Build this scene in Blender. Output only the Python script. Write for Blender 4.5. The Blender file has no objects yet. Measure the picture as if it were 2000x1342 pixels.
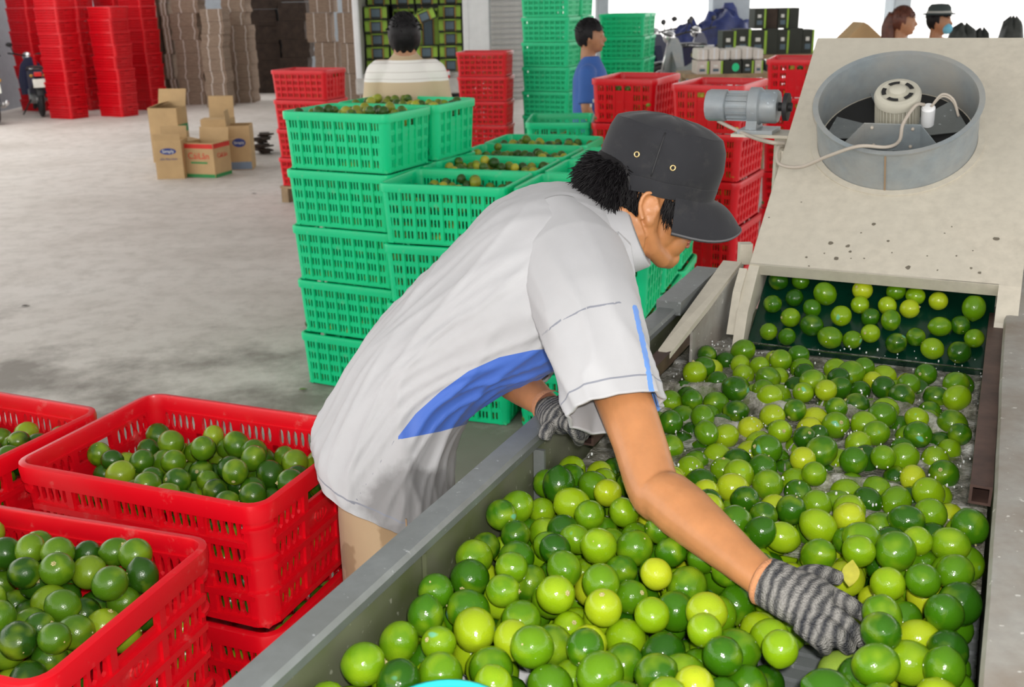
import bpy, bmesh, math, random
import numpy as np
from mathutils import Vector, Matrix, noise as mnoise

# ------------------------------------------------------------------ camera, light, exposure
SC = bpy.context.scene
COL = SC.collection
PI = math.pi
CAMH, PITCH, ROLL, FPX = 1.75, 0.318, -0.018, 2050.0
cam_data = bpy.data.cameras.new('camera')
cam = bpy.data.objects.new('camera', cam_data)
COL.objects.link(cam)
cam_data.sensor_fit = 'HORIZONTAL'
cam_data.sensor_width = 36.0
cam_data.lens = FPX / 2000.0 * 36.0
cam_data.clip_start = 0.05
cam_data.clip_end = 200
cam.matrix_world = Matrix.Translation((0, 0, CAMH)) @ Matrix.Rotation(PI / 2 - PITCH, 4, 'X') @ Matrix.Rotation(ROLL, 4, 'Z')
cam_data.dof.use_dof = True
cam_data.dof.focus_distance = 1.75
cam_data.dof.aperture_fstop = 9.0
SC.camera = cam

world = bpy.data.worlds.new('world'); SC.world = world
world.use_nodes = True
bg = world.node_tree.nodes['Background']
bg.inputs['Color'].default_value = (1.0, 0.975, 0.945, 1)      # bright hazy daylight seen through the open side
bg.inputs['Strength'].default_value = 2.1

def light(name, kind, loc, energy, color=(1, 1, 1), **kw):
    l = bpy.data.lights.new(name, kind); l.energy = energy; l.color = color
    for k, v in kw.items(): setattr(l, k, v)
    o = bpy.data.objects.new(name, l); o.location = loc; COL.objects.link(o); return o
# the camera's own flash, just above the lens
light('camera_flash', 'POINT', (0.03, -0.03, CAMH + 0.07), 92.0, (1.0, 0.97, 0.92), shadow_soft_size=0.022)
vs = SC.view_settings
vs.view_transform = 'Standard'; vs.look = 'None'; vs.gamma = 1.0; vs.use_curve_mapping = False
vs.exposure = 0.0

# ------------------------------------------------------------------ helpers
rnd = random.Random(7)
CP, SP = math.cos(PITCH), math.sin(PITCH)
CR, SR = math.cos(ROLL), math.sin(ROLL)
def ray(px, py):
    x = (px - 1000) / FPX; y = (py - 671) / FPX
    x, y = CR * x + SR * y, -SR * x + CR * y
    return np.array([x, CP - y * SP, -SP - y * CP])
def atd(px, py, d): return np.array([0, 0, CAMH]) + ray(px, py) * d
def atz(px, py, z):
    r = ray(px, py); return np.array([0, 0, CAMH]) + r * ((z - CAMH) / r[2])
def project(p):
    p = np.atleast_2d(np.asarray(p, float))
    X, Y, Z = p[:, 0], p[:, 1], p[:, 2] - CAMH
    d = Y * CP - Z * SP; u = Z * CP + Y * SP
    x = X / d; y = -u / d
    return np.stack([1000 + FPX * (CR * x - SR * y), 671 + FPX * (SR * x + CR * y), d], 1)
TA = math.radians(25.2)                                     # direction the washing trough runs in
TT = np.array([math.sin(TA), math.cos(TA), 0]); TN = np.array([math.cos(TA), -math.sin(TA), 0])
def tw(u, v, z): return TT * u + TN * v + np.array([0, 0, z])

class MB:
    """collects boxes, tubes, lofts; build() links them as one mesh object"""
    def __init__(s): s.v = []; s.f = []
    def add(s, vs_, fs_):
        o = len(s.v); s.v.extend([tuple(map(float, p)) for p in vs_]); s.f.extend([tuple(i + o for i in f) for f in fs_]); return s
    def box(s, c, size, M=None, bev=0.0):
        hx, hy, hz = [q / 2 for q in size]
        if bev > 0:
            b = min(bev, hx * .9, hy * .9, hz * .9)
            vs_ = []
            idx = {}
            for sx in (-1, 1):
                for sy in (-1, 1):
                    for sz in (-1, 1):
                        for k in range(3):
                            p = [sx * (hx - b), sy * (hy - b), sz * (hz - b)]
                            p[k] = (sx * hx, sy * hy, sz * hz)[k]
                            idx[(sx, sy, sz, k)] = len(vs_); vs_.append(p)
            fs_ = []
            for k in range(3):
                a, b2 = (k + 1) % 3, (k + 2) % 3
                for sg in (-1, 1):
                    q = []
                    for (p1, p2) in ((-1, -1), (1, -1), (1, 1), (-1, 1)):
                        sgn = [0, 0, 0]; sgn[k] = sg; sgn[a] = p1; sgn[b2] = p2
                        q.append(idx[(*sgn, k)])
                    fs_.append(q if sg > 0 else q[::-1])
                for s1 in (-1, 1):
                    for s2 in (-1, 1):
                        q = []
                        for (t, kk) in ((-1, a), (1, a), (1, b2), (-1, b2)):
                            sgn = [0, 0, 0]; sgn[k] = t; sgn[a] = s1; sgn[b2] = s2
                            q.append(idx[(*sgn, kk)])
                        fs_.append(q if s1 * s2 > 0 else q[::-1])
            for sx in (-1, 1):
                for sy in (-1, 1):
                    for sz in (-1, 1):
                        q = [idx[(sx, sy, sz, k)] for k in range(3)]
                        fs_.append(q if sx * sy * sz > 0 else q[::-1])
        else:
            vs_ = [(x, y, z) for x in (-hx, hx) for y in (-hy, hy) for z in (-hz, hz)]
            fs_ = [(0, 1, 3, 2), (4, 6, 7, 5), (0, 4, 5, 1), (2, 3, 7, 6), (0, 2, 6, 4), (1, 5, 7, 3)]
        out = []
        for p in vs_:
            q = Vector(p)
            if M is not None: q = M @ q
            out.append((q[0] + c[0], q[1] + c[1], q[2] + c[2]))
        return s.add(out, fs_)
    def hexa(s, b, t):
        """prism between two 4-point loops"""
        return s.add(list(b) + list(t), [(3, 2, 1, 0), (4, 5, 6, 7), (0, 1, 5, 4), (1, 2, 6, 5), (2, 3, 7, 6), (3, 0, 4, 7)])
    def loft(s, rings, cap0=True, cap1=True, closed=True):
        n = len(rings[0]); vs_ = [p for r in rings for p in r]; fs_ = []
        for i in range(len(rings) - 1):
            for j in range(n if closed else n - 1):
                k = (j + 1) % n
                fs_.append((i * n + j, i * n + k, (i + 1) * n + k, (i + 1) * n + j))
        if cap0: fs_.append(tuple(range(n - 1, -1, -1)))
        if cap1: fs_.append(tuple((len(rings) - 1) * n + j for j in range(n)))
        return s.add(vs_, fs_)
    def tube(s, pts, r, n=10, cap=True, flat=1.0, up=None):
        pts = [np.array(p, float) for p in pts]
        rr = r if hasattr(r, '__len__') else [r] * len(pts)
        rings = []; prev = None
        for i, p in enumerate(pts):
            t = pts[min(i + 1, len(pts) - 1)] - pts[max(i - 1, 0)]
            t = t / (np.linalg.norm(t) + 1e-12)
            if prev is None:
                ref = np.array(up if up is not None else ((0, 0, 1) if abs(t[2]) < .9 else (1, 0, 0)), float)
                a = np.cross(ref, t); a /= np.linalg.norm(a)
            else:
                a = prev - t * (prev @ t); a /= np.linalg.norm(a)
            prev = a; b = np.cross(t, a)
            rad = rr[i]
            ra, rb = (rad if hasattr(rad, '__len__') else (rad, rad * flat))
            rings.append([p + a * ra * math.cos(2 * PI * j / n) + b * rb * math.sin(2 * PI * j / n) for j in range(n)])
        return s.loft(rings, cap, cap)
    def lathe(s, prof, n=24, M=None, c=(0, 0, 0)):
        rings = []
        for (r, z) in prof:
            ring = []
            for j in range(n):
                q = Vector((max(r, 1e-5) * math.cos(2 * PI * j / n), max(r, 1e-5) * math.sin(2 * PI * j / n), z))
                if M is not None: q = M @ q
                ring.append((q[0] + c[0], q[1] + c[1], q[2] + c[2]))
            rings.append(ring)
        return s.loft(rings, True, True)
    def sphere(s, c, r, n=12, m=8, M=None):
        r3 = r if hasattr(r, '__len__') else (r, r, r)
        rings = []
        for i in range(m + 1):
            th = PI * i / m
            ring = []
            for j in range(n):
                q = Vector((r3[0] * max(math.sin(th), 1e-4) * math.cos(2 * PI * j / n), r3[1] * max(math.sin(th), 1e-4) * math.sin(2 * PI * j / n), -r3[2] * math.cos(th)))
                if M is not None: q = M @ q
                ring.append((q[0] + c[0], q[1] + c[1], q[2] + c[2]))
            rings.append(ring)
        return s.loft(rings, True, True)
    def mesh(s, name, m=None, smooth=False):
        me = bpy.data.meshes.new(name); me.from_pydata(s.v, [], s.f); me.update()
        if m is not None: me.materials.append(m)
        if smooth is True: me.shade_smooth()
        elif smooth:
            me.shade_smooth()
            try: me.set_sharp_from_angle(angle=math.radians(smooth))
            except Exception: pass
        return me
    def build(s, name, m, parent=None, smooth=False, loc=None):
        o = bpy.data.objects.new(name, s.mesh(name, m, smooth)); COL.objects.link(o)
        if loc is not None: o.location = loc
        if parent is not None: o.parent = parent
        return o

def tag(o, label=None, cat=None, group=None, kind=None):
    if label: o['label'] = label
    if cat: o['category'] = cat
    if group: o['group'] = group
    if kind: o['kind'] = kind
    return o
def thing(name, label, cat, loc=(0, 0, 0), rotz=0.0, group=None):
    o = bpy.data.objects.new(name, None); COL.objects.link(o)
    o.empty_display_size = .1
    o.location = loc; o.rotation_euler = (0, 0, rotz)
    return tag(o, label, cat, group)
def copy_tree(o, parent=None):
    c = o.copy(); COL.objects.link(c); c.parent = parent
    for ch in list(o.children): copy_tree(ch, c)
    return c
def remeshed(mb, name, m, voxel, parent=None, smooth_it=4, fac=.5):
    """fuses overlapping closed shapes into one continuous skin"""
    o = mb.build(name + '_raw', None)
    md = o.modifiers.new('r', 'REMESH'); md.mode = 'VOXEL'; md.voxel_size = voxel
    if smooth_it:
        sm = o.modifiers.new('s', 'SMOOTH'); sm.iterations = smooth_it; sm.factor = fac
    dg = bpy.context.evaluated_depsgraph_get(); dg.update()
    me = bpy.data.meshes.new_from_object(o.evaluated_get(dg))
    raw = o.data
    bpy.data.objects.remove(o); bpy.data.meshes.remove(raw)
    me.name = name; me.materials.clear()
    if m is not None: me.materials.append(m)
    me.shade_smooth()
    o2 = bpy.data.objects.new(name, me); COL.objects.link(o2)
    if parent is not None: o2.parent = parent
    return o2

# ------------------------------------------------------------------ materials
MATS = {}
def nodes_of(name):
    m = bpy.data.materials.new(name); m.use_nodes = True
    nt = m.node_tree; b = nt.nodes['Principled BSDF']
    return m, nt, b
def N_(nt, t, **kw):
    n = nt.nodes.new(t)
    for k, v in kw.items(): setattr(n, k, v)
    return n
def ramp(nt, fac, stops):
    r = N_(nt, 'ShaderNodeValToRGB')
    e = r.color_ramp.elements
    e[0].position, e[0].color = stops[0][0], (*stops[0][1], 1)
    e[1].position, e[1].color = stops[-1][0], (*stops[-1][1], 1)
    for p, c in stops[1:-1]:
        x = e.new(p); x.color = (*c, 1)
    nt.links.new(fac, r.inputs['Fac']); return r.outputs['Color']
def noise_tex(nt, scale, detail=4, rough=.55, coord='Object', stretch=None):
    tc = N_(nt, 'ShaderNodeTexCoord')
    n = N_(nt, 'ShaderNodeTexNoise'); n.inputs['Scale'].default_value = scale; n.inputs['Detail'].default_value = detail; n.inputs['Roughness'].default_value = rough
    src = tc.outputs[coord]
    if stretch:
        mp = N_(nt, 'ShaderNodeMapping'); mp.inputs['Scale'].default_value = stretch
        nt.links.new(src, mp.inputs['Vector']); src = mp.outputs['Vector']
    nt.links.new(src, n.inputs['Vector']); return n
def bump(nt, b, h, strength, dist=.01):
    bp = N_(nt, 'ShaderNodeBump'); bp.inputs['Strength'].default_value = strength; bp.inputs['Distance'].default_value = dist
    nt.links.new(h, bp.inputs['Height']); nt.links.new(bp.outputs['Normal'], b.inputs['Normal']); return bp
def mixc(nt, fac, a, b, mode='MIX'):
    n = N_(nt, 'ShaderNodeMix', data_type='RGBA', blend_type=mode)
    if hasattr(fac, 'is_linked'): nt.links.new(fac, n.inputs[0])
    else: n.inputs[0].default_value = fac
    for k, q in ((6, a), (7, b)):
        if hasattr(q, 'is_linked'): nt.links.new(q, n.inputs[k])
        else: n.inputs[k].default_value = (*q, 1)
    return n.outputs[2]
def mth(nt, op, a, b=0.0, c=0.0):
    n = N_(nt, 'ShaderNodeMath', operation=op)
    for k, q in enumerate((a, b, c)):
        if hasattr(q, 'is_linked'): nt.links.new(q, n.inputs[k])
        else: n.inputs[k].default_value = q
    return n.outputs[0]
def mat(name, col, rough=.5, metal=0.0, var=.12, scale=8.0, bmp=0.0, bscale=60.0, col2=None, spec=.5, stretch=None):
    """plain surface: colour with gentle cloudy variation, optional fine relief"""
    if name in MATS: return MATS[name]
    m, nt, b = nodes_of(name)
    n = noise_tex(nt, scale, stretch=stretch)
    lo = tuple(max(0, c * (1 - var)) for c in col) if col2 is None else col2
    hi = tuple(min(1, c * (1 + var)) for c in col) if col2 is None else col
    nt.links.new(ramp(nt, n.outputs['Fac'], [(.3, lo), (.7, hi)]), b.inputs['Base Color'])
    b.inputs['Roughness'].default_value = rough; b.inputs['Metallic'].default_value = metal
    b.inputs['Specular IOR Level'].default_value = spec
    if bmp:
        n2 = noise_tex(nt, bscale, 3); bump(nt, b, n2.outputs['Fac'], bmp, .004)
    MATS[name] = m; return m

def lime_mat(name, island, stops, wet=.22, cyan=.0):
    m, nt, b = nodes_of(name)
    if island: r = N_(nt, 'ShaderNodeNewGeometry').outputs['Random Per Island']
    else: r = N_(nt, 'ShaderNodeObjectInfo').outputs['Random']
    base = ramp(nt, r, stops) if island else N_(nt, 'ShaderNodeObjectInfo').outputs['Color']
    ks = 1.0 if island else .024                                   # single fruits are unit spheres scaled down
    n = noise_tex(nt, 26 * ks, 2)                                 # pale yellow-green patch on some fruits
    sh = mth(nt, 'ADD', n.outputs['Fac'], mth(nt, 'MULTIPLY', r, .22))
    f = ramp(nt, sh, [(.62, (0, 0, 0)), (.90, (.5, .5, .5))])
    c = mixc(nt, f, base, (.34, .48, .015))
    n2 = noise_tex(nt, 90 * ks, 3)
    c = mixc(nt, mth(nt, 'MULTIPLY', ramp(nt, n2.outputs['Fac'], [(.62, (0, 0, 0)), (.75, (1, 1, 1))]), .15), c, (.02, .075, .01))
    if cyan:
        n3 = noise_tex(nt, 34 * ks, 1)
        g = mth(nt, 'MULTIPLY', ramp(nt, n3.outputs['Fac'], [(.70, (0, 0, 0)), (.76, (1, 1, 1))]), mth(nt, 'LESS_THAN', mth(nt, 'FRACT', mth(nt, 'MULTIPLY', r, 17.3)), .22))
        c = mixc(nt, mth(nt, 'MULTIPLY', g, cyan), c, (.10, .50, .42))
    nt.links.new(c, b.inputs['Base Color'])
    b.inputs['Roughness'].default_value = wet
    b.inputs['Specular IOR Level'].default_value = .42
    tc = N_(nt, 'ShaderNodeTexCoord')
    v = N_(nt, 'ShaderNodeTexVoronoi'); v.inputs['Scale'].default_value = 520 * ks
    nt.links.new(tc.outputs['Object'], v.inputs['Vector'])
    bump(nt, b, v.outputs['Distance'], .14, .0012)
    return m
WET = [(0, (.016, .080, .003)), (.3, (.045, .155, .003)), (.6, (.115, .25, .004)), (.85, (.215, .36, .005)), (1, (.42, .48, .015))]
DRY = [(0, (.014, .058, .004)), (.4, (.036, .118, .005)), (.8, (.085, .185, .006)), (1, (.24, .33, .015))]
OLD = [(0, (.018, .06, .010)), (.4, (.05, .12, .012)), (.7, (.17, .21, .02)), (1, (.50, .44, .04))]
M_LIME = lime_mat('lime_skin_wet', False, WET, .15, .55)
M_LIMES = lime_mat('lime_skin_wet_many', True, WET, .13)
M_DLIME = lime_mat('lime_skin_dry', False, DRY, .26)
M_DLIMES = lime_mat('lime_skin_dry_many', True, DRY, .26)
M_OLIMES = lime_mat('lime_skin_ripe_many', True, OLD, .4)
M_STEM = mat('lime_stem', (.45, .40, .18), .7)

def plastic(name, col, rough=.34):
    m, nt, b = nodes_of(name)
    n = noise_tex(nt, 3.0, 5)
    c = ramp(nt, n.outputs['Fac'], [(.3, tuple(x * .86 for x in col)), (.7, col)])
    n2 = noise_tex(nt, 22, 6, .7)                                  # dusty film rubbed onto the mouldings
    d = ramp(nt, n2.outputs['Fac'], [(.60, (0, 0, 0)), (.80, (.30, .30, .30))])
    c = mixc(nt, d, c, (.55, .42, .36))
    nt.links.new(c, b.inputs['Base Color'])
    b.inputs['Roughness'].default_value = rough
    b.inputs['Specular IOR Level'].default_value = .45
    n3 = noise_tex(nt, 120, 2); bump(nt, b, n3.outputs['Fac'], .06, .003)
    b.inputs['Subsurface Weight'].default_value = 0.0
    return m
M_RED = plastic('red_plastic', (.74, .003, .012), .30)
M_REDD = plastic('dull_red_plastic', (.42, .006, .012), .4)
M_GREEN = plastic('green_plastic', (.0, .66, .27), .38)

def galv(name, col, stain, amount, rough=.5, metal=.35, sc=3.0, fleck=.8):
    m, nt, b = nodes_of(name)
    n = noise_tex(nt, sc, 8, .62)
    f = ramp(nt, n.outputs['Fac'], [(.38, (0, 0, 0)), (.68, (amount, amount, amount))])
    n2 = noise_tex(nt, 40, 4, .6)
    base = ramp(nt, n2.outputs['Fac'], [(.3, tuple(c * .82 for c in col)), (.7, col)])
    c = mixc(nt, f, base, stain)
    n4 = noise_tex(nt, 70, 2)
    c = mixc(nt, ramp(nt, n4.outputs['Fac'], [(.68, (0, 0, 0)), (.72, (fleck,) * 3)]), c, tuple(min(1, x * 1.5 + .06) for x in col))
    nt.links.new(c, b.inputs['Base Color']); b.inputs['Roughness'].default_value = rough; b.inputs['Metallic'].default_value = metal
    bump(nt, b, n2.outputs['Fac'], .08, .003)
    return m
M_GALV = galv('galvanised_steel', (.235, .255, .26), (.15, .16, .15), .8, .42, .3)
M_GALVIN = galv('stained_trough_steel', (.175, .18, .13), (.075, .095, .03), 1.0, .5, .2, 5.0)
M_RIGHT = galv('worn_right_ledge', (.42, .415, .385), (.24, .19, .145), .8, .5, .2, 6.0)
M_CREAM = galv('cream_painted_steel', (.63, .58, .48), (.54, .51, .43), .7, .5, .0, 2.5, .0)
M_SPOT = mat('mould_spot', (.16, .14, .105), .8)
M_FAN = galv('grey_blue_paint', (.27, .31, .33), (.36, .34, .30), .9, .45, .05, 4.0, .0)
M_RUST = mat('rusty_steel', (.13, .075, .06), .5, .3, col2=(.06, .035, .03), scale=20)
M_BELT = mat('green_belt', (.002, .030, .016), .2, var=.3)
M_DARK = mat('shade_black', (.012, .012, .012), .8)  # near-black that puts the shade of openings and recesses into colour
M_BLACK = mat('black_rubber', (.016, .016, .018), .55)
M_WHITE = mat('white_paint', (.80, .81, .82), .5, var=.04)
M_CABLE = mat('pale_cable', (.44, .39, .33), .55)
M_CHROME = mat('chrome', (.7, .7, .7), .2, .9)
M_CARD = mat('cardboard', (.50, .34, .17), .85, var=.10, scale=5)
M_CARDD = mat('brown_cardboard_edges', (.33, .245, .18), .9, col2=(.22, .155, .115), scale=14, stretch=(1, 1, 6))
M_CARDL = mat('pale_fold_edge', (.62, .55, .50), .8)
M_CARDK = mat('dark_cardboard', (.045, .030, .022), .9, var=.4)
M_WOOD = mat('pallet_wood', (.34, .24, .14), .8, var=.25, scale=10)
M_NAVY = mat('navy_plastic', (.012, .016, .06), .3)
M_BLUETARP = mat('blue_tarp', (.02, .035, .16), .45, var=.4, scale=6)
M_REDL = mat('red_lens', (.75, .02, .02), .2)
# ------------------------------------------------------------------ the setting
def concrete():
    m, nt, b = nodes_of('concrete_floor')
    n = noise_tex(nt, .55, 6, .6)
    c = ramp(nt, n.outputs['Fac'], [(.30, (.50, .455, .41)), (.50, (.64, .595, .55)), (.72, (.71, .67, .63))])
    n2 = noise_tex(nt, 6.0, 8, .7)
    c = mixc(nt, ramp(nt, n2.outputs['Fac'], [(.45, (0, 0, 0)), (.75, (.55, .55, .55))]), c, (.30, .27, .23))
    # trodden-in dirt around the washing line, its own cloudy outline
    tc = N_(nt, 'ShaderNodeTexCoord'); sp = N_(nt, 'ShaderNodeSeparateXYZ'); nt.links.new(tc.outputs['Object'], sp.inputs[0])
    n3 = noise_tex(nt, 1.7, 7, .65)
    w = mth(nt, 'ADD', mth(nt, 'MULTIPLY', n3.outputs['Fac'], 3.2), mth(nt, 'MULTIPLY', sp.outputs['Y'], -.42))
    f = ramp(nt, mth(nt, 'ADD', w, .85), [(.10, (0, 0, 0)), (.75, (.8, .8, .8))])
    c = mixc(nt, f, c, (.15, .13, .105))
    n4 = noise_tex(nt, 60, 3)
    c = mixc(nt, mth(nt, 'MULTIPLY', n4.outputs['Fac'], .16), c, (.2, .18, .16))
    nt.links.new(c, b.inputs['Base Color']); b.inputs['Roughness'].default_value = .62
    bump(nt, b, n2.outputs['Fac'], .12, .01)
    return m
M_FLOOR = concrete()
f = MB()
f.add([(-14, -3, 0), (14, -3, 0), (14, 19.6, 0), (-.4, 19.6, 0), (-.4, 25, 0), (-14, 25, 0),
       (-14, -3, -.25), (14, -3, -.25), (14, 19.6, -.25), (-.4, 19.6, -.25), (-.4, 25, -.25), (-14, 25, -.25)],
      [(0, 1, 2, 3, 4, 5), (11, 10, 9, 8, 7, 6)] + [(i, i + 6, (i + 1) % 6 + 6, (i + 1) % 6) for i in range(6)])
tag(f.build('floor', M_FLOOR), kind='structure')
M_WALL = mat('grey_plaster', (.36, .40, .44), .8, var=.06)
M_PILLAR = mat('pale_grey_plaster', (.50, .56, .60), .8, var=.05)
tag(MB().box((-6.0, 24.1, 2.6), (8.0, .2, 5.2)).build('wall_back', M_WALL), kind='structure')
tag(MB().box((-9.05, 20.5, 2.6), (.2, 7.4, 5.2)).build('wall_left', M_WALL), kind='structure')
for k, (px0, px1, d) in enumerate(((1161, 1183, 18.6), (1380, 1450, 18.6), (1722, 1755, 18.6))):
    x0, x1 = atd(px0, 60, d)[0], atd(px1, 60, d)[0]
    tag(MB().box(((x0 + x1) / 2, 19.1, 2.6), (x1 - x0, .5, 5.2), None, .02).build('trim_%d' % (k + 1), M_PILLAR), kind='structure')
tag(MB().box((2.5, 8.3, 4.6), (17, 24, .2)).build('unseen_ceiling', mat('grey_roof_sheet', (.55, .57, .60), .7)), kind='structure')  # unseen roof, added and cut short at the left to dim the daylight
# ribbed roller shutter, half up in the back wall
x0, x1 = atd(957, 60, 18.9)[0], atd(1022, 60, 18.9)[0]
sh = MB().box(((x0 + x1) / 2, 19.55, 1.9), (x1 - x0, .03, 3.8)).build('door_1', M_WHITE); tag(sh, kind='structure')
slat = MB().box((0, 0, 0), (x1 - x0, .035, .075), None, .012).mesh('slat', mat('shutter_slat', (.62, .62, .60), .5))
for k in range(40):
    o = bpy.data.objects.new('slat', slat); COL.objects.link(o); o.parent = sh; o.location = ((x0 + x1) / 2, 19.52, .06 + k * .094)

# ------------------------------------------------------------------ crates
CL, CW, CH = .561, .405, .258
def slot_cell(mb, s0, s1, z0, z1, T, ell, hole=True):
    """one lattice cell; T maps (s, z, depth) to a point; the slot is an ellipse or a rounded bar"""
    t = .0035
    def pt(s, z, d): return T(s, z, d)
    sm, zm = (s0 + s1) / 2, (z0 + z1) / 2
    out = [(s0, z0), (sm, z0), (s1, z0), (s1, zm), (s1, z1), (sm, z1), (s0, z1), (s0, zm)]
    hx, hz = (s1 - s0) / 2, (z1 - z0) / 2
    if ell: k = [(-.52, -.66), (0, -.92), (.52, -.66), (.72, 0), (.52, .66), (0, .92), (-.52, .66), (-.72, 0)]
    else: k = [(-.50, -.74), (0, -.80), (.50, -.74), (.56, 0), (.50, .74), (0, .80), (-.50, .74), (-.56, 0)]
    inn = [(sm + a * hx, zm + b * hz) for a, b in k]
    vs_ = [pt(*p, t) for p in out] + [pt(*p, t) for p in inn] + [pt(*p, -t) for p in out] + [pt(*p, -t) for p in inn]
    fs_ = []
    for i in range(8):
        j = (i + 1) % 8
        fs_ += [(i, j, 8 + j, 8 + i), (16 + j, 16 + i, 24 + i, 24 + j), (8 + i, 8 + j, 24 + j, 24 + i)]
    mb.add(vs_, fs_)
def plate(mb, s0, s1, z0, z1, T, t0=-.0035, t1=.0035):
    b = [T(s0, z0, t0), T(s1, z0, t0), T(s1, z1, t0), T(s0, z1, t0)]
    t = [T(s0, z0, t1), T(s1, z0, t1), T(s1, z1, t1), T(s0, z1, t1)]
    mb.hexa(b, t)
def rrect(L, W, r, z, n=5):
    pts = []
    for (cx, cy, a0) in ((L / 2 - r, W / 2 - r, 0), (-L / 2 + r, W / 2 - r, PI / 2), (-L / 2 + r, -W / 2 + r, PI), (L / 2 - r, -W / 2 + r, 1.5 * PI)):
        for k in range(n + 1):
            a = a0 + PI / 2 * k / n
            pts.append((cx + r * math.cos(a), cy + r * math.sin(a), z))
    return pts
def make_crate(style, m, detail=True):
    """returns list of (part name, mesh): lattice walls, rim, corner posts, base, handle panels"""
    L, W, H = CL, CW, CH
    taper = .012
    r = .038
    parts = []
    def wallT(side):
        if side in (0, 2):
            sg = -1 if side == 0 else 1
            def T(s, z, d):
                in_ = taper * (1 - z / H)
                return (s * (-sg), sg * (W / 2 - .012 - in_ + d), z)
        else:
            sg = 1 if side == 1 else -1
            def T(s, z, d):
                in_ = taper * (1 - z / H)
                return (sg * (L / 2 - .012 - in_ + d), s * sg, z)
        return T
    zt, zb = H - .035, .022
    for side in range(4):
        mb = MB(); T = wallT(side)
        full = (L if side % 2 == 0 else W) / 2 - r - .004
        long_ = side % 2 == 0
        if style == 'red':
            ncol = 5 if long_ else 3; nrow = 4; ns = 5
        else:
            ncol = 8 if long_ else 6; nrow = 4; ns = 3
        gap_s, gap_z = .014, .012
        cw = (2 * full + gap_s) / ncol - gap_s; ch = (zt - zb + gap_z) / nrow - gap_z
        for c in range(ncol):
            s0 = -full + c * (cw + gap_s); s1 = s0 + cw
            hand = (not long_) and (c == 1 if style == 'red' else c in (2, 3))
            for q in range(nrow):
                z0 = zb + q * (ch + gap_z); z1 = z0 + ch
                if hand and (q == nrow - 1):
                    plate(mb, s0, s1, z0, z0 + ch * .22, T); plate(mb, s0, s1, z1 - ch * .12, z1, T)   # grip opening
                    continue
                if hand and (style == 'green' or q >= nrow - 2):
                    plate(mb, s0, s1, z0, z1, T); continue
                w = (s1 - s0) / ns
                for k in range(ns):
                    slot_cell(mb, s0 + k * w, s0 + (k + 1) * w, z0, z1, T, style == 'red')
            if c < ncol - 1: plate(mb, s1, s1 + gap_s, zb, zt, T, -.004, .009)
        for q in range(nrow + 1):
            z0 = zb + q * (ch + gap_z) - gap_z
            plate(mb, -full, full, max(z0, .008), min(z0 + gap_z, zt + .002), T, -.004, .012 if style == 'red' else .006)
        parts.append(('lattice_wall', mb.mesh('lattice_wall', m)))
    for sx in (-1, 1):
        for sy in (-1, 1):
            mb = MB(); rings = []
            for z in (0.004, .07, .072, .078, .080, .14, .142, .148, .150, .20, .202, .208, .21, H - .03) if style == 'red' else (.004, H - .03):
                in_ = taper * (1 - z / H) + .006
                bulge = .006 if style == 'red' and (int(round(z * 1000)) in (72, 78, 142, 148, 202, 208)) else 0
                cx, cy = L / 2 - r - in_, W / 2 - r - in_
                ring = []
                for k in range(7):
                    a = PI / 2 * k / 6
                    ring.append((sx * (cx + (r + bulge) * math.cos(a)), sy * (cy + (r + bulge) * math.sin(a)), z))
                for k in range(6, -1, -1):
                    a = PI / 2 * k / 6
                    ring.append((sx * (cx + (r - .006) * math.cos(a)), sy * (cy + (r - .006) * math.sin(a)), z))
                rings.append(ring if sx * sy > 0 else ring[::-1])
            mb.loft(rings)
            parts.append(('corner_post', mb.mesh('corner_post', m, 40)))
    mb = MB()
    prof = [(-.006, H - .036), (.0, H - .036), (.002, H - .012), (.0, H - .002), (-.004, H), (-.012, H), (-.014, H - .004), (-.014, H - .036)]
    rings = [rrect(L + 2 * o, W + 2 * o, r + .006 + o, z) for o, z in prof]
    mb.loft(rings + [rings[0]], False, False)
    parts.append(('rim', mb.mesh('rim', m, 40)))
    mb = MB()
    bl, bw = L - .05, W - .05
    mb.box((0, 0, .006), (bl, bw, .006))
    for k in range(7): mb.box((-bl / 2 + bl * (k + .5) / 7, 0, .013), (.006, bw, .012))
    parts.append(('base', mb.mesh('base', m)))
    if style == 'red':
        for s in (1, -1):
            mb = MB(); T = wallT(1 if s > 0 else 3)
            # raised maker's mark: a small ring with three strokes
            c = .15
            for k in range(16):
                a0, a1 = 2 * PI * k / 16, 2 * PI * (k + 1) / 16
                mb.hexa([T(.022 * math.cos(a0), c + .016 * math.sin(a0), .003), T(.022 * math.cos(a1), c + .016 * math.sin(a1), .003), T(.019 * math.cos(a1), c + .013 * math.sin(a1), .003), T(.019 * math.cos(a0), c + .013 * math.sin(a0), .003)],
                        [T(.022 * math.cos(a0), c + .016 * math.sin(a0), .0055), T(.022 * math.cos(a1), c + .016 * math.sin(a1), .0055), T(.019 * math.cos(a1), c + .013 * math.sin(a1), .0055), T(.019 * math.cos(a0), c + .013 * math.sin(a0), .0055)])
            for q in (-.009, 0, .009): plate(mb, q - .002, q + .002, c - .008, c + .008, T, .003, .0055)
            parts.append(('moulded_mark', mb.mesh('moulded_mark', m)))
    return parts
CRATE = {'red': make_crate('red', M_RED), 'green': make_crate('green', M_GREEN), 'red_far': make_crate('green', M_RED)}
CRATES = []
def crate(style, cx, cy, z, yaw, label, group, full=True, scale=1.0):
    t = thing('green_crate' if style == 'green' else 'red_crate', label, 'crate', (cx, cy, z), yaw, group)
    t.scale = (scale,) * 3
    for nm, me in CRATE[style]:
        o = bpy.data.objects.new(nm, me); COL.objects.link(o); o.parent = t
    CRATES.append((style, cx, cy, z, yaw))
    return t

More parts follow.
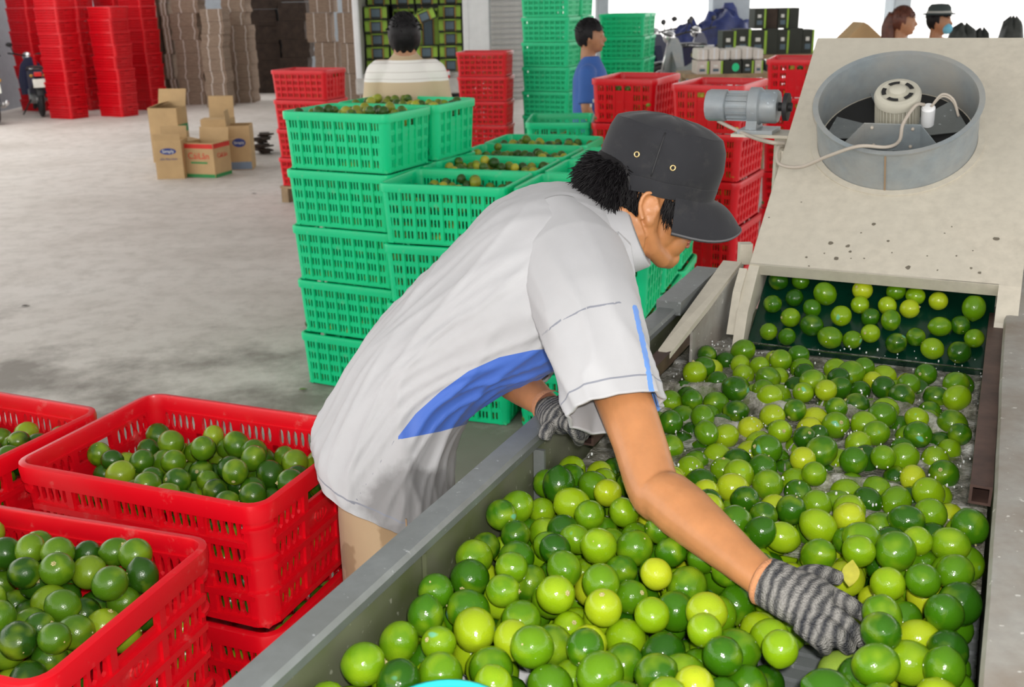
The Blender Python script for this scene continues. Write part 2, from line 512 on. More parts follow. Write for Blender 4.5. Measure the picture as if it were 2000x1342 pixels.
# ------------------------------------------------------------------ limes
def lime_mesh(name, m, elong, nip, n=22, mm=15, seed=0):
    mb = MB(); rings = []; rg = random.Random(seed)
    for i in range(mm + 1):
        th = PI * i / mm
        z = -math.cos(th) * elong; rr = math.sin(th)
        if z > .86 * elong: z += nip * (z / elong - .86) * 4; rr *= (1 - .25 * (z / elong - .86) / .14 * min(1, nip * 8))
        if z < -.92 * elong: z += .05
        rings.append([((max(rr, .02)) * math.cos(2 * PI * j / n) * (1 + .012 * math.sin(5 * 2 * PI * j / n + seed)), max(rr, .02) * math.sin(2 * PI * j / n), z) for j in range(n)])
    mb.loft(rings)
    return mb.mesh(name, m, True)
LIME_V = [(1.03, .05), (1.10, .10), (1.0, .03), (1.16, .14), (1.06, .07), (1.12, .05)]
LIME_ME = [lime_mesh('lime', M_LIME, e, q, seed=k) for k, (e, q) in enumerate(LIME_V)]
DLIME_ME = [lime_mesh('lime', M_DLIME, e, q, seed=k) for k, (e, q) in enumerate(LIME_V)]
st = MB()
for k in range(6): st.sphere((.10 * math.cos(k * PI / 3), .10 * math.sin(k * PI / 3), -.96), (.07, .07, .04), 5, 4)
st.tube([(0, 0, -.93), (.01, 0, -1.03), (.03, .01, -1.07)], [.075, .06, .05], 6)
STEM_ME = st.mesh('stem_button', M_STEM, True)
lo = MB()
_n, _m = 12, 8
lo.sphere((0, 0, 0), (1, 1, 1.07), _n, _m)
LO_V = np.array(lo.v); LO_F = np.array([f_ for f_ in lo.f if len(f_) == 4]); LO_C = [f_ for f_ in lo.f if len(f_) != 4]
def rot_rand(rg):
    q = np.array([rg.gauss(0, 1) for _ in range(4)]); q /= np.linalg.norm(q)
    w, x, y, z = q
    return np.array([[1 - 2 * (y * y + z * z), 2 * (x * y - z * w), 2 * (x * z + y * w)], [2 * (x * y + z * w), 1 - 2 * (x * x + z * z), 2 * (y * z - x * w)], [2 * (x * z - y * w), 2 * (y * z + x * w), 1 - 2 * (x * x + y * y)]])
def limes_stuff(name, pts, m, label, seed=1):
    """many limes as one mesh (uncounted rest); pts = (x, y, z, r)"""
    rg = random.Random(seed); V = []; F = []; C = []
    nv = len(LO_V)
    for k, (x, y, z, r) in enumerate(pts):
        V.append(LO_V * r @ rot_rand(rg).T + np.array([x, y, z])); F.append(LO_F + k * nv)
        C += [tuple(i + k * nv for i in f_) for f_ in LO_C]
    V = np.concatenate(V); F = np.concatenate(F)
    me = bpy.data.meshes.new(name); me.from_pydata(V.tolist(), [], F.tolist() + C); me.update(); me.materials.append(m); me.shade_smooth()
    o = bpy.data.objects.new(name, me); COL.objects.link(o)
    return tag(o, label, 'limes', kind='stuff')
def drop(n, box, floor_z, r0, r1, seed, tries=14, top=None, frame=None, existing=None):
    """lets limes fall one by one to the lowest free spot"""
    rg = random.Random(seed); u0, u1, v0, v1 = box; cell = 2.2 * r1; G = {}; out = []
    def put(p):
        G.setdefault((int(p[0] // cell), int(p[1] // cell)), []).append(p)
    for p in (existing or []): put(p)
    for _ in range(n):
        r = rg.uniform(r0, r1); best = None
        for _t in range(tries):
            u = rg.uniform(u0 + r, u1 - r); v = rg.uniform(v0 + r, v1 - r)
            z = floor_z(u, v) + r
            i, j = int(u // cell), int(v // cell)
            for a in (-1, 0, 1):
                for b in (-1, 0, 1):
                    for q in G.get((i + a, j + b), ()):
                        d2 = (u - q[0]) ** 2 + (v - q[1]) ** 2; R = (r + q[3]) * .97
                        if d2 < R * R: z = max(z, q[2] + math.sqrt(R * R - d2))
            if best is None or z < best[2]: best = (u, v, z, r)
        if top is not None and best[2] > top(best[0], best[1]): continue
        out.append(best); put(best)
    return out
def visible_px(spheres, extra=None):
    """rough count of pixels each sphere shows to the photographer (1/2 scale raster)"""
    P_ = project([s[:3] for s in spheres]); zb = np.full((671, 1000), 1e9); idb = np.full((671, 1000), -1, int)
    for k in range(len(spheres)):
        x, y, d = P_[k]; R = FPX * spheres[k][3] / d / 2; x /= 2; y /= 2
        x0, x1, y0, y1 = int(max(0, x - R)), int(min(999, x + R + 1)), int(max(0, y - R)), int(min(670, y + R + 1))
        if x1 <= x0 or y1 <= y0: continue
        yy, xx = np.mgrid[y0:y1, x0:x1]; q = (xx - x) ** 2 + (yy - y) ** 2
        dep = d - spheres[k][3] * np.sqrt(np.clip(1 - q / (R * R), 0, 1))
        m_ = (q < R * R) & (dep < zb[y0:y1, x0:x1])
        zb[y0:y1, x0:x1][m_] = dep[m_]; idb[y0:y1, x0:x1][m_] = k
    c = np.bincount(idb[idb >= 0].ravel(), minlength=len(spheres)); return c
def lime_obj(p, meshes, label, group, rg, stem=True, color=None):
    me = rg.choice(meshes)
    o = bpy.data.objects.new('lime', me); COL.objects.link(o)
    o.location = p[:3]; o.scale = (p[3],) * 3
    R_ = Matrix(rot_rand(rg).tolist()).to_euler(); o.rotation_euler = R_
    tag(o, label, 'lime', group)
    if color is not None: o.color = (*color, 1)
    if stem:
        s = bpy.data.objects.new('stem_button', STEM_ME); COL.objects.link(s); s.parent = o
    return o
# ------------------------------------------------------------------ the washing trough (u along, v across)
def qbox(mb, u0, u1, v0, v1, z0, z1):
    b = [tw(u0, v0, z0), tw(u0, v1, z0), tw(u1, v1, z0), tw(u1, v0, z0)]
    t = [tw(u0, v0, z1), tw(u0, v1, z1), tw(u1, v1, z1), tw(u1, v0, z1)]
    return mb.hexa(b[::-1], t[::-1])
U0, U1 = .42, 2.47
tr = thing('washing_trough', 'long galvanised steel washing trough full of limes in front of the man', 'trough', tuple(tw(U0, -.3, 0)))
trM = tr.matrix_basis
def part(mb, name, m, parent, smooth=False):
    o = mb.build(name, m, parent, smooth)
    if parent is not None and parent.parent is None:
        bpy.context.view_layer.update()
    p = parent
    if p is not None:
        loc = Vector((0, 0, 0))
        # world-space geometry under an unrotated empty: shift back by the empty's place
        while p is not None: loc -= p.location; p = p.parent
        o.location = loc
    return o
part(qbox(MB(), U0, U1, -.625, -.619, .80, 1.085), 'side_wall', M_GALVIN, tr)
part(qbox(MB(), U0, U1 + .05, .046, .052, .80, 1.085), 'side_wall', M_GALVIN, tr)
part(qbox(MB(), U0, U0 + .006, -.62, .046, .80, 1.085), 'end_wall', M_GALVIN, tr)
part(qbox(MB(), U1, U1 + .006, -.62, .046, .80, 1.02), 'end_wall', M_GALVIN, tr)
part(qbox(MB(), U0, U1, -.62, .046, .80, .806), 'trough_floor', M_GALVIN, tr)
# folded rims: flat top, rounded inner lip, turned-down outer flange
def rim(v_in, v_out, u0, u1, z):
    s = 1 if v_out > v_in else -1
    prof = [(v_in, z - .022), (v_in - .003 * s, z - .008), (v_in + .001 * s, z - .001), (v_in + .008 * s, z), (v_out - .004 * s, z), (v_out, z - .004), (v_out, z - .045),
            (v_out - .004 * s, z - .045), (v_out - .005 * s, z - .008), (v_in + .006 * s, z - .006), (v_in + .004 * s, z - .022)]
    prof = prof[::s]
    n = 16; rings = []
    for k in range(n + 1):
        u = u0 + (u1 - u0) * k / n
        w = .0012 * math.sin(u * 5.3) + .0004 * math.sin(u * 23)
        rings.append([tw(u, v + w, zz + .6 * w) for v, zz in prof])
    return MB().loft(rings[::-1])
part(rim(-.612, -.652, U0, U1, 1.10), 'rim', M_GALV, tr, 30)
part(rim(.043, .150, U0, U1 + .3, 1.10), 'rim', M_RIGHT, tr, 30)
# rails of rusty square tube inside both walls, open at the near end
def sqtube(u0, u1, v, z, w):
    h = w / 2; t = .004; rings = []
    def ring(u, a): return [tw(u, v - a, z - a), tw(u, v + a, z - a), tw(u, v + a, z + a), tw(u, v - a, z + a)]
    mb = MB(); mb.loft([ring(u0 + .05, h - t), ring(u0, h - t), ring(u0, h), ring(u1, h)][::-1], True, True)
    return mb
part(sqtube(1.515, 2.45, -.580, 1.050, .028), 'guide_rail', M_RUST, tr)
part(sqtube(1.515, 2.50, .026, 1.060, .030), 'guide_rail', M_RUST, tr)
part(qbox(MB(), 2.14, 2.47, -.655, -.60, 1.085, 1.115), 'end_block', M_GALV, tr)
part(qbox(MB(), 1.385, 1.392, -.618, -.600, .84, 1.075), 'seam_strip', M_GALV, tr)
part(qbox(MB(), 1.03, 1.034, -.618, -.612, .84, 1.075), 'seam_strip', M_GALVIN, tr)
for u in (.5, 1.3, 2.3):
    for v in (-.60, .10):
        part(qbox(MB(), u, u + .05, v - .025, v + .025, 0.0, .80 if v < 0 else 1.05), 'leg', M_GALV, tr)
# roller grate under the near end
for k in range(30):
    u = .56 + k * .030
    part(qbox(MB(), u, u + .021, -.617, .044, .925, .932), 'grate_bar', M_WHITE if 3 < k < 18 else M_GALV, tr)

# inclined conveyor with its cream cover
SL = np.array([.72, .477]); SLn = float(np.linalg.norm(SL)); SL = SL / SLn
SD = TT * SL[0] + np.array([0, 0, SL[1]]); ND = -TT * SL[1] + np.array([0, 0, SL[0]])
PO = tw(2.40, -.51, 1.15)
def pl(s, q, h=0.0): return PO + SD * s + TN * q + ND * h
def pbox(mb, s0, s1, q0, q1, h0, h1):
    b = [pl(s0, q0, h0), pl(s1, q0, h0), pl(s1, q1, h0), pl(s0, q1, h0)]; t = [pl(s0, q0, h1), pl(s1, q0, h1), pl(s1, q1, h1), pl(s0, q1, h1)]
    return mb.hexa(b, t)
cv = thing('inclined_conveyor', 'inclined green belt conveyor under a spotted cream sheet-metal cover', 'conveyor', tuple(tw(3.0, -.25, 0)))
PLATE_W = .532
hood = MB(); pbox(hood, 0, .868, 0, PLATE_W, -.004, 0); pbox(hood, -.001, .003, 0, PLATE_W, -.034, 0)
hd = part(hood, 'cover_plate', M_CREAM, cv)
sp = MB(); rg = random.Random(11)
for (x, y, rr) in ((1622, 475, 8), (1656, 481, 7), (1660, 492, 5), (1634, 505, 8), (1707, 438, 6), (1735, 471, 5), (1774, 523, 8), (1946, 467, 9), (1897, 524, 5), (1913, 533, 6), (1575, 503, 4), (1610, 495, 3), (1688, 505, 3), (1831, 528, 3), (1868, 500, 3), (1502, 425, 3), (1682, 455, 3), (1742, 494, 3), (1811, 500, 2.5), (1859, 443, 2.5), (1580, 520, 3), (1845, 456, 2.5), (1900, 490, 2.5), (1565, 395, 2.5), (1662, 505, 2.5)):
    r = ray(x, y); t = ((PO - np.array([0, 0, CAMH])) @ ND) / (r @ ND); c = np.array([0, 0, CAMH]) + r * t
    rad = rr * .62 * t / FPX
    sp.add([c + ND * .0006] + [c + ND * .0006 + (SD * math.cos(a) + TN * math.sin(a)) * rad * rg.uniform(.75, 1.25) for a in np.linspace(0, 2 * PI, 9)[:-1]], [(0, 1 + i, 1 + (i + 1) % 8) for i in range(8)])
part(sp, 'mould_spots', M_SPOT, hd)['kind'] = 'stuff'
def dir_part(poly_q, name, m):
    """side plates: polygon in (u, z), extruded between two v's"""
    poly, v0, v1 = poly_q
    n = len(poly)
    mb = MB(); mb.add([tw(u, v0, z) for u, z in poly] + [tw(u, v1, z) for u, z in poly], [tuple(range(n)), tuple(range(2 * n - 1, n - 1, -1))] + [(i, i + n, (i + 1) % n + n, (i + 1) % n) for i in range(n)])
    return part(mb, name, m, cv)
def su(s, h=0.0): return (2.40 + SL[0] * s - SL[1] * h, 1.15 + SL[1] * s + SL[0] * h)
dir_part(([su(.868, .0), su(0, .0), (2.335, 1.085), (2.30, .95), (2.37, .95), su(0, -.10), su(.868, -.20)], .022, .066), 'side_flange', M_CREAM)
dir_part(([su(.868, -.004), su(-.02, -.004), (2.30, 1.06), (2.25, .96), (2.29, .95), (2.36, 1.04), su(.05, -.12), su(.868, -.20)], -.512, -.488), 'side_flange', M_CREAM)
dir_part(([su(-.02, .004), su(-.09, .0), (2.28, 1.01), (2.31, 1.03), su(-.02, -.04)], -.530, -.512), 'corner_gusset', M_CREAM)
# sloping inlet sheet beside the belt on the left
mb = MB(); mb.hexa([tw(1.95, -.590, 1.052), tw(2.47, -.590, 1.10), tw(2.47, -.545, 1.115), tw(1.95, -.565, 1.052)], [tw(1.95, -.590, 1.068), tw(2.47, -.590, 1.135), tw(2.47, -.545, 1.135), tw(1.95, -.565, 1.062)])
part(mb, 'inlet_sheet', M_CREAM, cv)
mb = MB(); mb.hexa([tw(2.1, -.566, .9), tw(2.47, -.546, .9), tw(2.47, -.540, .9), tw(2.1, -.560, .9)], [tw(2.1, -.566, 1.064), tw(2.47, -.546, 1.13), tw(2.47, -.540, 1.13), tw(2.1, -.560, 1.064)])
part(mb, 'inlet_wall', M_RIGHT, cv)
mb = MB(); mb.box(tuple(tw(2.50, -.545, 1.150)), (.03, .03, .05)); part(mb, 'corner_post', M_CREAM, cv)
# belt: slope z = .97 at u 2.29
def belt(u): return .965 + (u - 2.27) * .625
bl = MB(); bl.hexa([tw(2.02, -.486, belt(2.02) - .02), tw(3.1, -.486, belt(3.1) - .02), tw(3.1, .02, belt(3.1) - .02), tw(2.02, .02, belt(2.02) - .02)], [tw(2.02, -.486, belt(2.02)), tw(3.1, -.486, belt(3.1)), tw(3.1, .02, belt(3.1)), tw(2.02, .02, belt(2.02))])
be = part(bl, 'belt', M_BELT, cv)
for u in (2.275, 2.52, 2.78):
    z = belt(u); mb = MB(); mb.hexa([tw(u, -.482, z), tw(u + .006, -.482, z), tw(u + .006, .016, z), tw(u, .016, z)], [tw(u - .022, -.482, z + .034), tw(u - .016, -.482, z + .034), tw(u - .016, .016, z + .034), tw(u - .022, .016, z + .034)])
    part(mb, 'belt_flight', M_BELT, be)
for u in (2.75, 3.08):
    for v in (-.50, .04):
        part(qbox(MB(), u, u + .05, v - .02, v + .02, 0, belt(u) + (.1 if u < 3 else .05)), 'leg', M_CREAM, cv)

# ventilator set in the cover
FS, FQ, FR, FH = .455, .262, .186, .120
fan = thing('ventilator', 'grey round ventilator drum with a small motor bolted on the conveyor cover', 'fan', tuple(pl(FS, FQ, 0)))
FM = Matrix((( *TN, 0), (*SD, 0), (*ND, 0), (0, 0, 0, 1))).transposed().to_3x3()
def fprt(mb, name, m, smooth=False, parent=None): return part(mb, name, m, parent or fan, smooth)
c0 = pl(FS, FQ, 0)
drum = MB(); prof = [(FR - .004, .002), (FR, .002), (FR, FH - .006), (FR + .006, FH - .006), (FR + .008, FH), (FR - .005, FH), (FR - .006, FH - .004), (FR - .004, .002)]
rings = []
for r_, z_ in prof: rings.append([c0 + TN * r_ * math.cos(a) + SD * r_ * math.sin(a) + ND * z_ for a in np.linspace(0, 2 * PI, 73)[:-1]])
drum.loft(rings, False, False); fprt(drum, 'drum', M_FAN, 40)
flg = MB(); rings = []
for r_, z_ in [(FR + .001, .0005), (FR + .017, .0005), (FR + .017, .004), (FR + .001, .004)]: rings.append([c0 + TN * r_ * math.cos(a) + SD * r_ * math.sin(a) + ND * z_ for a in np.linspace(0, 2 * PI, 73)[:-1]])
flg.loft(rings + [rings[0]], False, False); fprt(flg, 'base_flange', M_CREAM, 30)
dk = MB(); dk.add([c0 + ND * .0012] + [c0 + TN * (FR - .006) * math.cos(a) + SD * (FR - .006) * math.sin(a) + ND * .0012 for a in np.linspace(0, 2 * PI, 49)[:-1]], [(0, 1 + i, 1 + (i + 1) % 48) for i in range(48)])
fprt(dk, 'opening_shade', M_DARK)  # flat dark disc, paints the shade inside the drum on the uncut plate
sm_ = MB(); a = -PI / 2; sm_.hexa([c0 + SD * (-FR - .0005) + TN * d_ + ND * h_ for d_, h_ in ((-.002, .004), (.002, .004), (.002, FH - .006), (-.002, FH - .006))], [c0 + SD * (-FR - .002) + TN * d_ + ND * h_ for d_, h_ in ((-.002, .004), (.002, .004), (.002, FH - .006), (-.002, FH - .006))])
fprt(sm_, 'weld_seam', mat('rust_streak', (.30, .21, .13), .8))
# bracket: a trapezoid plate folded across the drum, standing on its edge
def fpt(q, s, h): return c0 + TN * q + SD * s + ND * h
br = MB(); bs = -.062
br.hexa([fpt(-.066, bs, .018), fpt(.062, bs, .018), fpt(.062, bs, .098), fpt(-.066, bs, .098)], [fpt(-.066, bs + .004, .018), fpt(.062, bs + .004, .018), fpt(.062, bs + .004, .098), fpt(-.066, bs + .004, .098)])
brk = fprt(br, 'bracket', M_FAN)
for sg, q0, q1 in ((-1, -.066, -.130), (1, .062, .128)):
    w = MB(); w.hexa([fpt(q0, bs, .018), fpt(q1, bs - .05, .018), fpt(q1, bs - .05, .045), fpt(q0, bs, .098)], [fpt(q0, bs + .004, .018), fpt(q1, bs - .046, .018), fpt(q1, bs - .046, .045), fpt(q0, bs + .004, .098)])
    part(w, 'bracket_wing', M_FAN, brk)
    part(MB().sphere(tuple(fpt(q0 * .72, bs - .002, .088)), .0045, 8, 6), 'bolt', M_CABLE, brk, True)
    part(MB().sphere(tuple(fpt(q0 * .66, bs - .002, .034)), .0045, 8, 6), 'bolt', M_CABLE, brk, True)
mo = MB(); mc = fpt(.0, .012, 0)
def disc(rz): return [[mc + TN * r_ * math.cos(a) + SD * r_ * math.sin(a) + ND * z_ for a in np.linspace(0, 2 * PI, 41)[:-1]] for r_, z_ in rz]
mo.loft(disc([(.044, .040), (.046, .05), (.046, .112), (.053, .114), (.054, .128), (.050, .136), (.040, .138), (.036, .136), (.020, .136), (.019, .144), (.012, .149), (.002, .150)]), True, True)
mt = fprt(mo, 'motor', mat('motor_cream', (.50, .48, .40), .5), 35)
fin = MB()
for k in range(36):
    a = 2 * PI * k / 36; d_ = TN * math.cos(a) + SD * math.sin(a); e_ = -TN * math.sin(a) + SD * math.cos(a)
    fin.hexa([mc + d_ * r_ + e_ * w_ + ND * .05 for r_, w_ in ((.045, -.0012), (.052, -.0012), (.052, .0012), (.045, .0012))], [mc + d_ * r_ + e_ * w_ + ND * .112 for r_, w_ in ((.045, -.0012), (.052, -.0012), (.052, .0012), (.045, .0012))])
part(fin, 'cooling_fins', mat('motor_cream', (0, 0, 0)), mt)
for k in range(5):
    a0 = 2 * PI * k / 5 + .3; w = MB()
    pts_o = [mc + (TN * math.cos(a) + SD * math.sin(a)) * .037 + ND * .1385 for a in np.linspace(a0, a0 + .8, 6)]; pts_i = [mc + (TN * math.cos(a) + SD * math.sin(a)) * .027 + ND * .1385 for a in np.linspace(a0, a0 + .8, 6)]
    w.add(pts_o + pts_i, [(i, i + 1, i + 7, i + 6) for i in range(5)]); part(w, 'vent_slot_shade', M_DARK, mt)  # flat dark patches standing in for the shade in the slots
cpm = MB(); cc = fpt(.072, -.010, 0)
cpm.loft([[cc + TN * r_ * math.cos(a) + SD * r_ * math.sin(a) + ND * z_ for a in np.linspace(0, 2 * PI, 21)[:-1]] for r_, z_ in ((.015, .06), (.016, .108), (.013, .112), (.003, .113))])
fprt(cpm, 'capacitor', M_WHITE, 35)
bd = MB()
for k in range(5):
    a = 2 * PI * k / 5 + .5; d_ = TN * math.cos(a) + SD * math.sin(a); e_ = -TN * math.sin(a) + SD * math.cos(a)
    bd = MB(); bd.hexa([fpt(0, 0, .010) + d_ * .03 - e_ * .02, fpt(0, 0, .016) + d_ * .03 + e_ * .02, fpt(0, 0, .022) + d_ * .16 + e_ * .055, fpt(0, 0, .006) + d_ * .16 - e_ * .05], [fpt(0, 0, .012) + d_ * .03 - e_ * .02, fpt(0, 0, .018) + d_ * .03 + e_ * .02, fpt(0, 0, .024) + d_ * .16 + e_ * .055, fpt(0, 0, .008) + d_ * .16 - e_ * .05])
    fprt(bd, 'fan_blade', M_GALV)
def smooth_path(pts, n=8):
    pts = [np.array(p, float) for p in pts]; out = []
    P_ = [2 * pts[0] - pts[1]] + pts + [2 * pts[-1] - pts[-2]]
    for i in range(1, len(P_) - 2):
        for k in range(n):
            t = k / n; a, b, c, d = P_[i - 1:i + 3]
            out.append(.5 * ((2 * b) + (c - a) * t + (2 * a - 5 * b + 4 * c - d) * t * t + (3 * b - a - 3 * c + d) * t ** 3))
    out.append(pts[-1]); return out
cb = smooth_path([fpt(.062, -.01, .118), fpt(.045, -.03, .13), fpt(.024, -.075, .112), fpt(.022, -.120, .10), fpt(.0, -.165, .118), fpt(-.06, -.182, .132), fpt(-.13, -.185, .10), fpt(-.20, -.16, .04), fpt(-.262, -.12, .012), fpt(-.275, -.06, .012), fpt(-.268, -.02, -.02)])
fprt(MB().tube(cb, .0042, 8), 'power_cable', M_CABLE, True)
for off in (0, .006):
    fprt(MB().tube(smooth_path([fpt(.078, -.01, .112), fpt(.10, .0, .135 + off), fpt(.125, .0, .12 + off), fpt(.14, -.01, .085)]), .003, 6), 'motor_lead', M_CABLE, True)

# gear motor on its shelf, left of the cover
gd = 2.98
gm = thing('gear_motor', 'blue-grey geared drive motor on a bracket beside the conveyor cover', 'motor', tuple(atd(1455, 252, gd)))
g0 = atd(1380, 205, gd); ax = TN * 1.0
gx = np.array([ax[0], ax[1], 0]); gy = np.array([-gx[1], gx[0], 0]); gz = np.array([0, 0, 1.0])
k_ = gd / FPX / (gx[0])                                    # metres per pixel along the motor's axis
def gp(px, r, a): return g0 + gx * (px - 1380) * k_ * .93 + gy * r * math.cos(a) + gz * r * math.sin(a)
def gcyl(stops, n=28): 
    mb = MB(); mb.loft([[gp(px, r, 2 * PI * j / n) for j in range(n)] for px, r in stops], True, True); return mb
M_GM = galv('motor_grey_paint', (.29, .34, .38), (.38, .39, .38), .7, .4, .1, 9)
part(gcyl([(1380, .030), (1382, .040), (1388, .044), (1418, .044), (1420, .041)]), 'fan_cowl', M_GM, gm, 35)
part(gcyl([(1420, .036), (1464, .036)]), 'stator_housing', M_GM, gm, 35)
for j in range(14):
    a = 2 * PI * j / 14; mb = MB(); d_ = gy * math.cos(a) + gz * math.sin(a); e_ = -gy * math.sin(a) + gz * math.cos(a)
    A = g0 + gx * 42 * k_ * .93; B = g0 + gx * 82 * k_ * .93
    mb.hexa([A + d_ * .034 - e_ * .0015, A + d_ * .034 + e_ * .0015, A + d_ * .042 + e_ * .0015, A + d_ * .042 - e_ * .0015], [B + d_ * .034 - e_ * .0015, B + d_ * .034 + e_ * .0015, B + d_ * .042 + e_ * .0015, B + d_ * .042 - e_ * .0015])
    part(mb, 'cooling_fin', M_GM, gm)
part(gcyl([(1462, .046), (1464, .052), (1482, .052), (1486, .046)]), 'gear_flange', M_GM, gm, 35)
part(gcyl([(1484, .046), (1512, .046), (1516, .042)]), 'gearbox', M_GM, gm, 35)
part(gcyl([(1514, .012), (1540, .012)]), 'drive_shaft', M_BLACK, gm, 35)
part(gcyl([(1526, .038), (1534, .038)]), 'sprocket', M_BLACK, gm, 35)
ft = MB(); zt_ = g0[2] - .060
a1 = g0 + gx * (1462 - 1380) * k_ * .93; a2 = g0 + gx * (1482 - 1380) * k_ * .93
ft.hexa([np.array([*(p + gy * s_)[:2], zt_]) for p, s_ in ((a1, -.045), (a2, -.045), (a2, .045), (a1, .045))], [np.array([*(p + gy * s_)[:2], g0[2]]) for p, s_ in ((a1, -.02), (a2, -.02), (a2, .02), (a1, .02))])
part(ft, 'foot', M_GM, gm)
ft = MB(); a1 = g0 + gx * (1450 - 1380) * k_ * .93; a2 = g0 + gx * (1514 - 1380) * k_ * .93
ft.hexa([np.array([*(p + gy * s_)[:2], zt_ - .010]) for p, s_ in ((a1, -.06), (a2, -.06), (a2, .06), (a1, .06))], [np.array([*(p + gy * s_)[:2], zt_]) for p, s_ in ((a1, -.06), (a2, -.06), (a2, .06), (a1, .06))])
part(ft, 'foot_plate', M_GM, gm)
sf = MB(); a1 = g0 + gx * (1440 - 1380) * k_ * .93; a2 = g0 + gx * (1560 - 1380) * k_ * .93
sf.hexa([np.array([*(p + gy * s_)[:2], zt_ - .018]) for p, s_ in ((a1, -.07), (a2, -.07), (a2, .07), (a1, .07))], [np.array([*(p + gy * s_)[:2], zt_ - .010]) for p, s_ in ((a1, -.07), (a2, -.07), (a2, .07), (a1, .07))])
part(sf, 'shelf_bracket', M_CREAM, cv)
sf = MB(); A = a1 * .3 + a2 * .7
sf.box((A[0], A[1], (zt_ - .018) / 2), (.03, .03, zt_ - .018)); part(sf, 'leg', M_CREAM, cv)
wire = smooth_path([gp(1404, .044, -PI / 2), atd(1430, 250, gd - .05), atd(1470, 268, gd - .12), atd(1505, 278, gd - .3), pl(.42, -.004, .004)])
part(MB().tube(wire, .0055, 8), 'power_cable', M_CABLE, gm, True)
# ------------------------------------------------------------------ limes in the trough, water
def V3_(a): return np.array(a, float)
ZW = .975                                                     # water line
def uvw(p): return tuple(tw(p[0], p[1], p[2])) + (p[3],)
RL = (.0200, .0260)
rgl = random.Random(3)
HAND = tw(1.08, -.16, 0)
def fz(u, v): return .934 + .045 * max(0, (v + .14) / .18) * min(1, max(0, (1.5 - u) / .3)) if u < 1.45 else .95 + .012 * math.sin(9 * u + 3 * v)
near = drop(1300, (.60, 1.50, -.617, .043), fz, *RL, 5, 12, top=lambda u, v: 1.050 + .02 * max(0, (v + .16) / .2) - .03 * max(0, (u - 1.35) / .15))
def ftop(u, v): return .968 + .012 * math.sin(22 * u + 4 * v) + .008 * math.sin(31 * v + 7 * u)
far = drop(235, (1.50, 2.20, -.560, .010), ftop, *RL, 9, 10, top=lambda u, v: max(1.020, belt(u) + .03))
far = [p for p in far if not (p[0] > 2.20 and belt(p[0]) > p[2] - p[3])]
cvl = drop(1500, (2.285, 2.475, -.475, .010), lambda u, v: belt(u) + .004, *RL, 13, 1, top=lambda u, v: belt(u) + .034)
# hollow under the glove so the hand lies on the fruit
allp = [uvw(p) for p in near]
hp = [atd(1570, 1175, 1.31), atd(1640, 1210, 1.29), atd(1540, 1170, 1.30), atd(1600, 1250, 1.28), atd(1620, 1130, 1.31), atd(1665, 1240, 1.285), atd(1640, 1255, 1.285), atd(1680, 1200, 1.285), atd(1600, 1215, 1.29)]
allp = [p for p in allp if not any(np.linalg.norm(np.array(p[:3]) - (h - np.array([0, 0, .004]))) < .021 + p[3] for h in hp)]
GLP = [(1470, 1140), (1520, 1085), (1640, 1090), (1672, 1130), (1715, 1190), (1712, 1285), (1600, 1295), (1510, 1225)]
def in_poly(x, y, poly):
    c = False
    for (x0, y0), (x1, y1) in zip(poly, poly[1:] + poly[:1]):
        if (y0 > y) != (y1 > y) and x < (x1 - x0) * (y - y0) / (y1 - y0) + x0: c = not c
    return c
allp = [p for p in allp if not (p[2] + p[3] > 1.035 and in_poly(*project([p[:3]])[0][:2], GLP))]
# grate seen through a gap in the fruit at the front; room for the basin
allp = [p for p in allp if not (abs(project([p[:3]])[0][0] - 1565) < 52 and 1268 < project([p[:3]])[0][1] < 1345)]
BAS = atz(868, 1414, 1.056)
allp = [p for p in allp if np.hypot(p[0] - BAS[0], p[1] - BAS[1]) > .076 + p[3]]
farp = [uvw(p) for p in far]; cvp = [uvw(p) for p in cvl]
tot = allp + farp + cvp
LIMES = []                                                     # (place, meshes, stops, zone text, group, x, visible)
vis = visible_px(tot)
stuff_rest = []
for i, p in enumerate(tot):
    x, y, d = project([p[:3]])[0]; u = np.dot(p[:3], TT); v = np.dot(p[:3], TN)
    if i < len(allp) + len(farp):
        zv = 'by the left wall' if v < -.50 else 'left of centre' if v < -.36 else 'in mid trough' if v < -.21 else 'right of centre' if v < -.07 else 'by the right ledge'
        zu = "at the picture's bottom" if u < .93 else 'level with the glove' if u < 1.10 else 'level with the elbow' if u < 1.30 else 'below the sleeve' if u < 1.52 else 'in the near water' if u < 1.75 else 'in the middle water' if u < 2.0 else 'in the far water'
        zone = zv + ' ' + zu
        grp = 'limes piled at the near end of the trough' if i < len(allp) else 'limes floating in the trough'
    else: zone, grp = 'riding up the green belt', 'limes on the conveyor belt'
    LIMES.append((p, 0, zone, grp, x, vis[i]))
# the big pale lime at the front
bigp = atd(1645, 1322, 1.24)
lime_obj((*bigp, .030), [lime_mesh('lime', mat('pale_lime_skin', (.30, .42, .06), .35, col2=(.22, .36, .03), scale=30, bmp=.05, bscale=300), 1.02, .03)], 'biggest and palest lime of the pile, at the front edge of the picture', None, rgl)

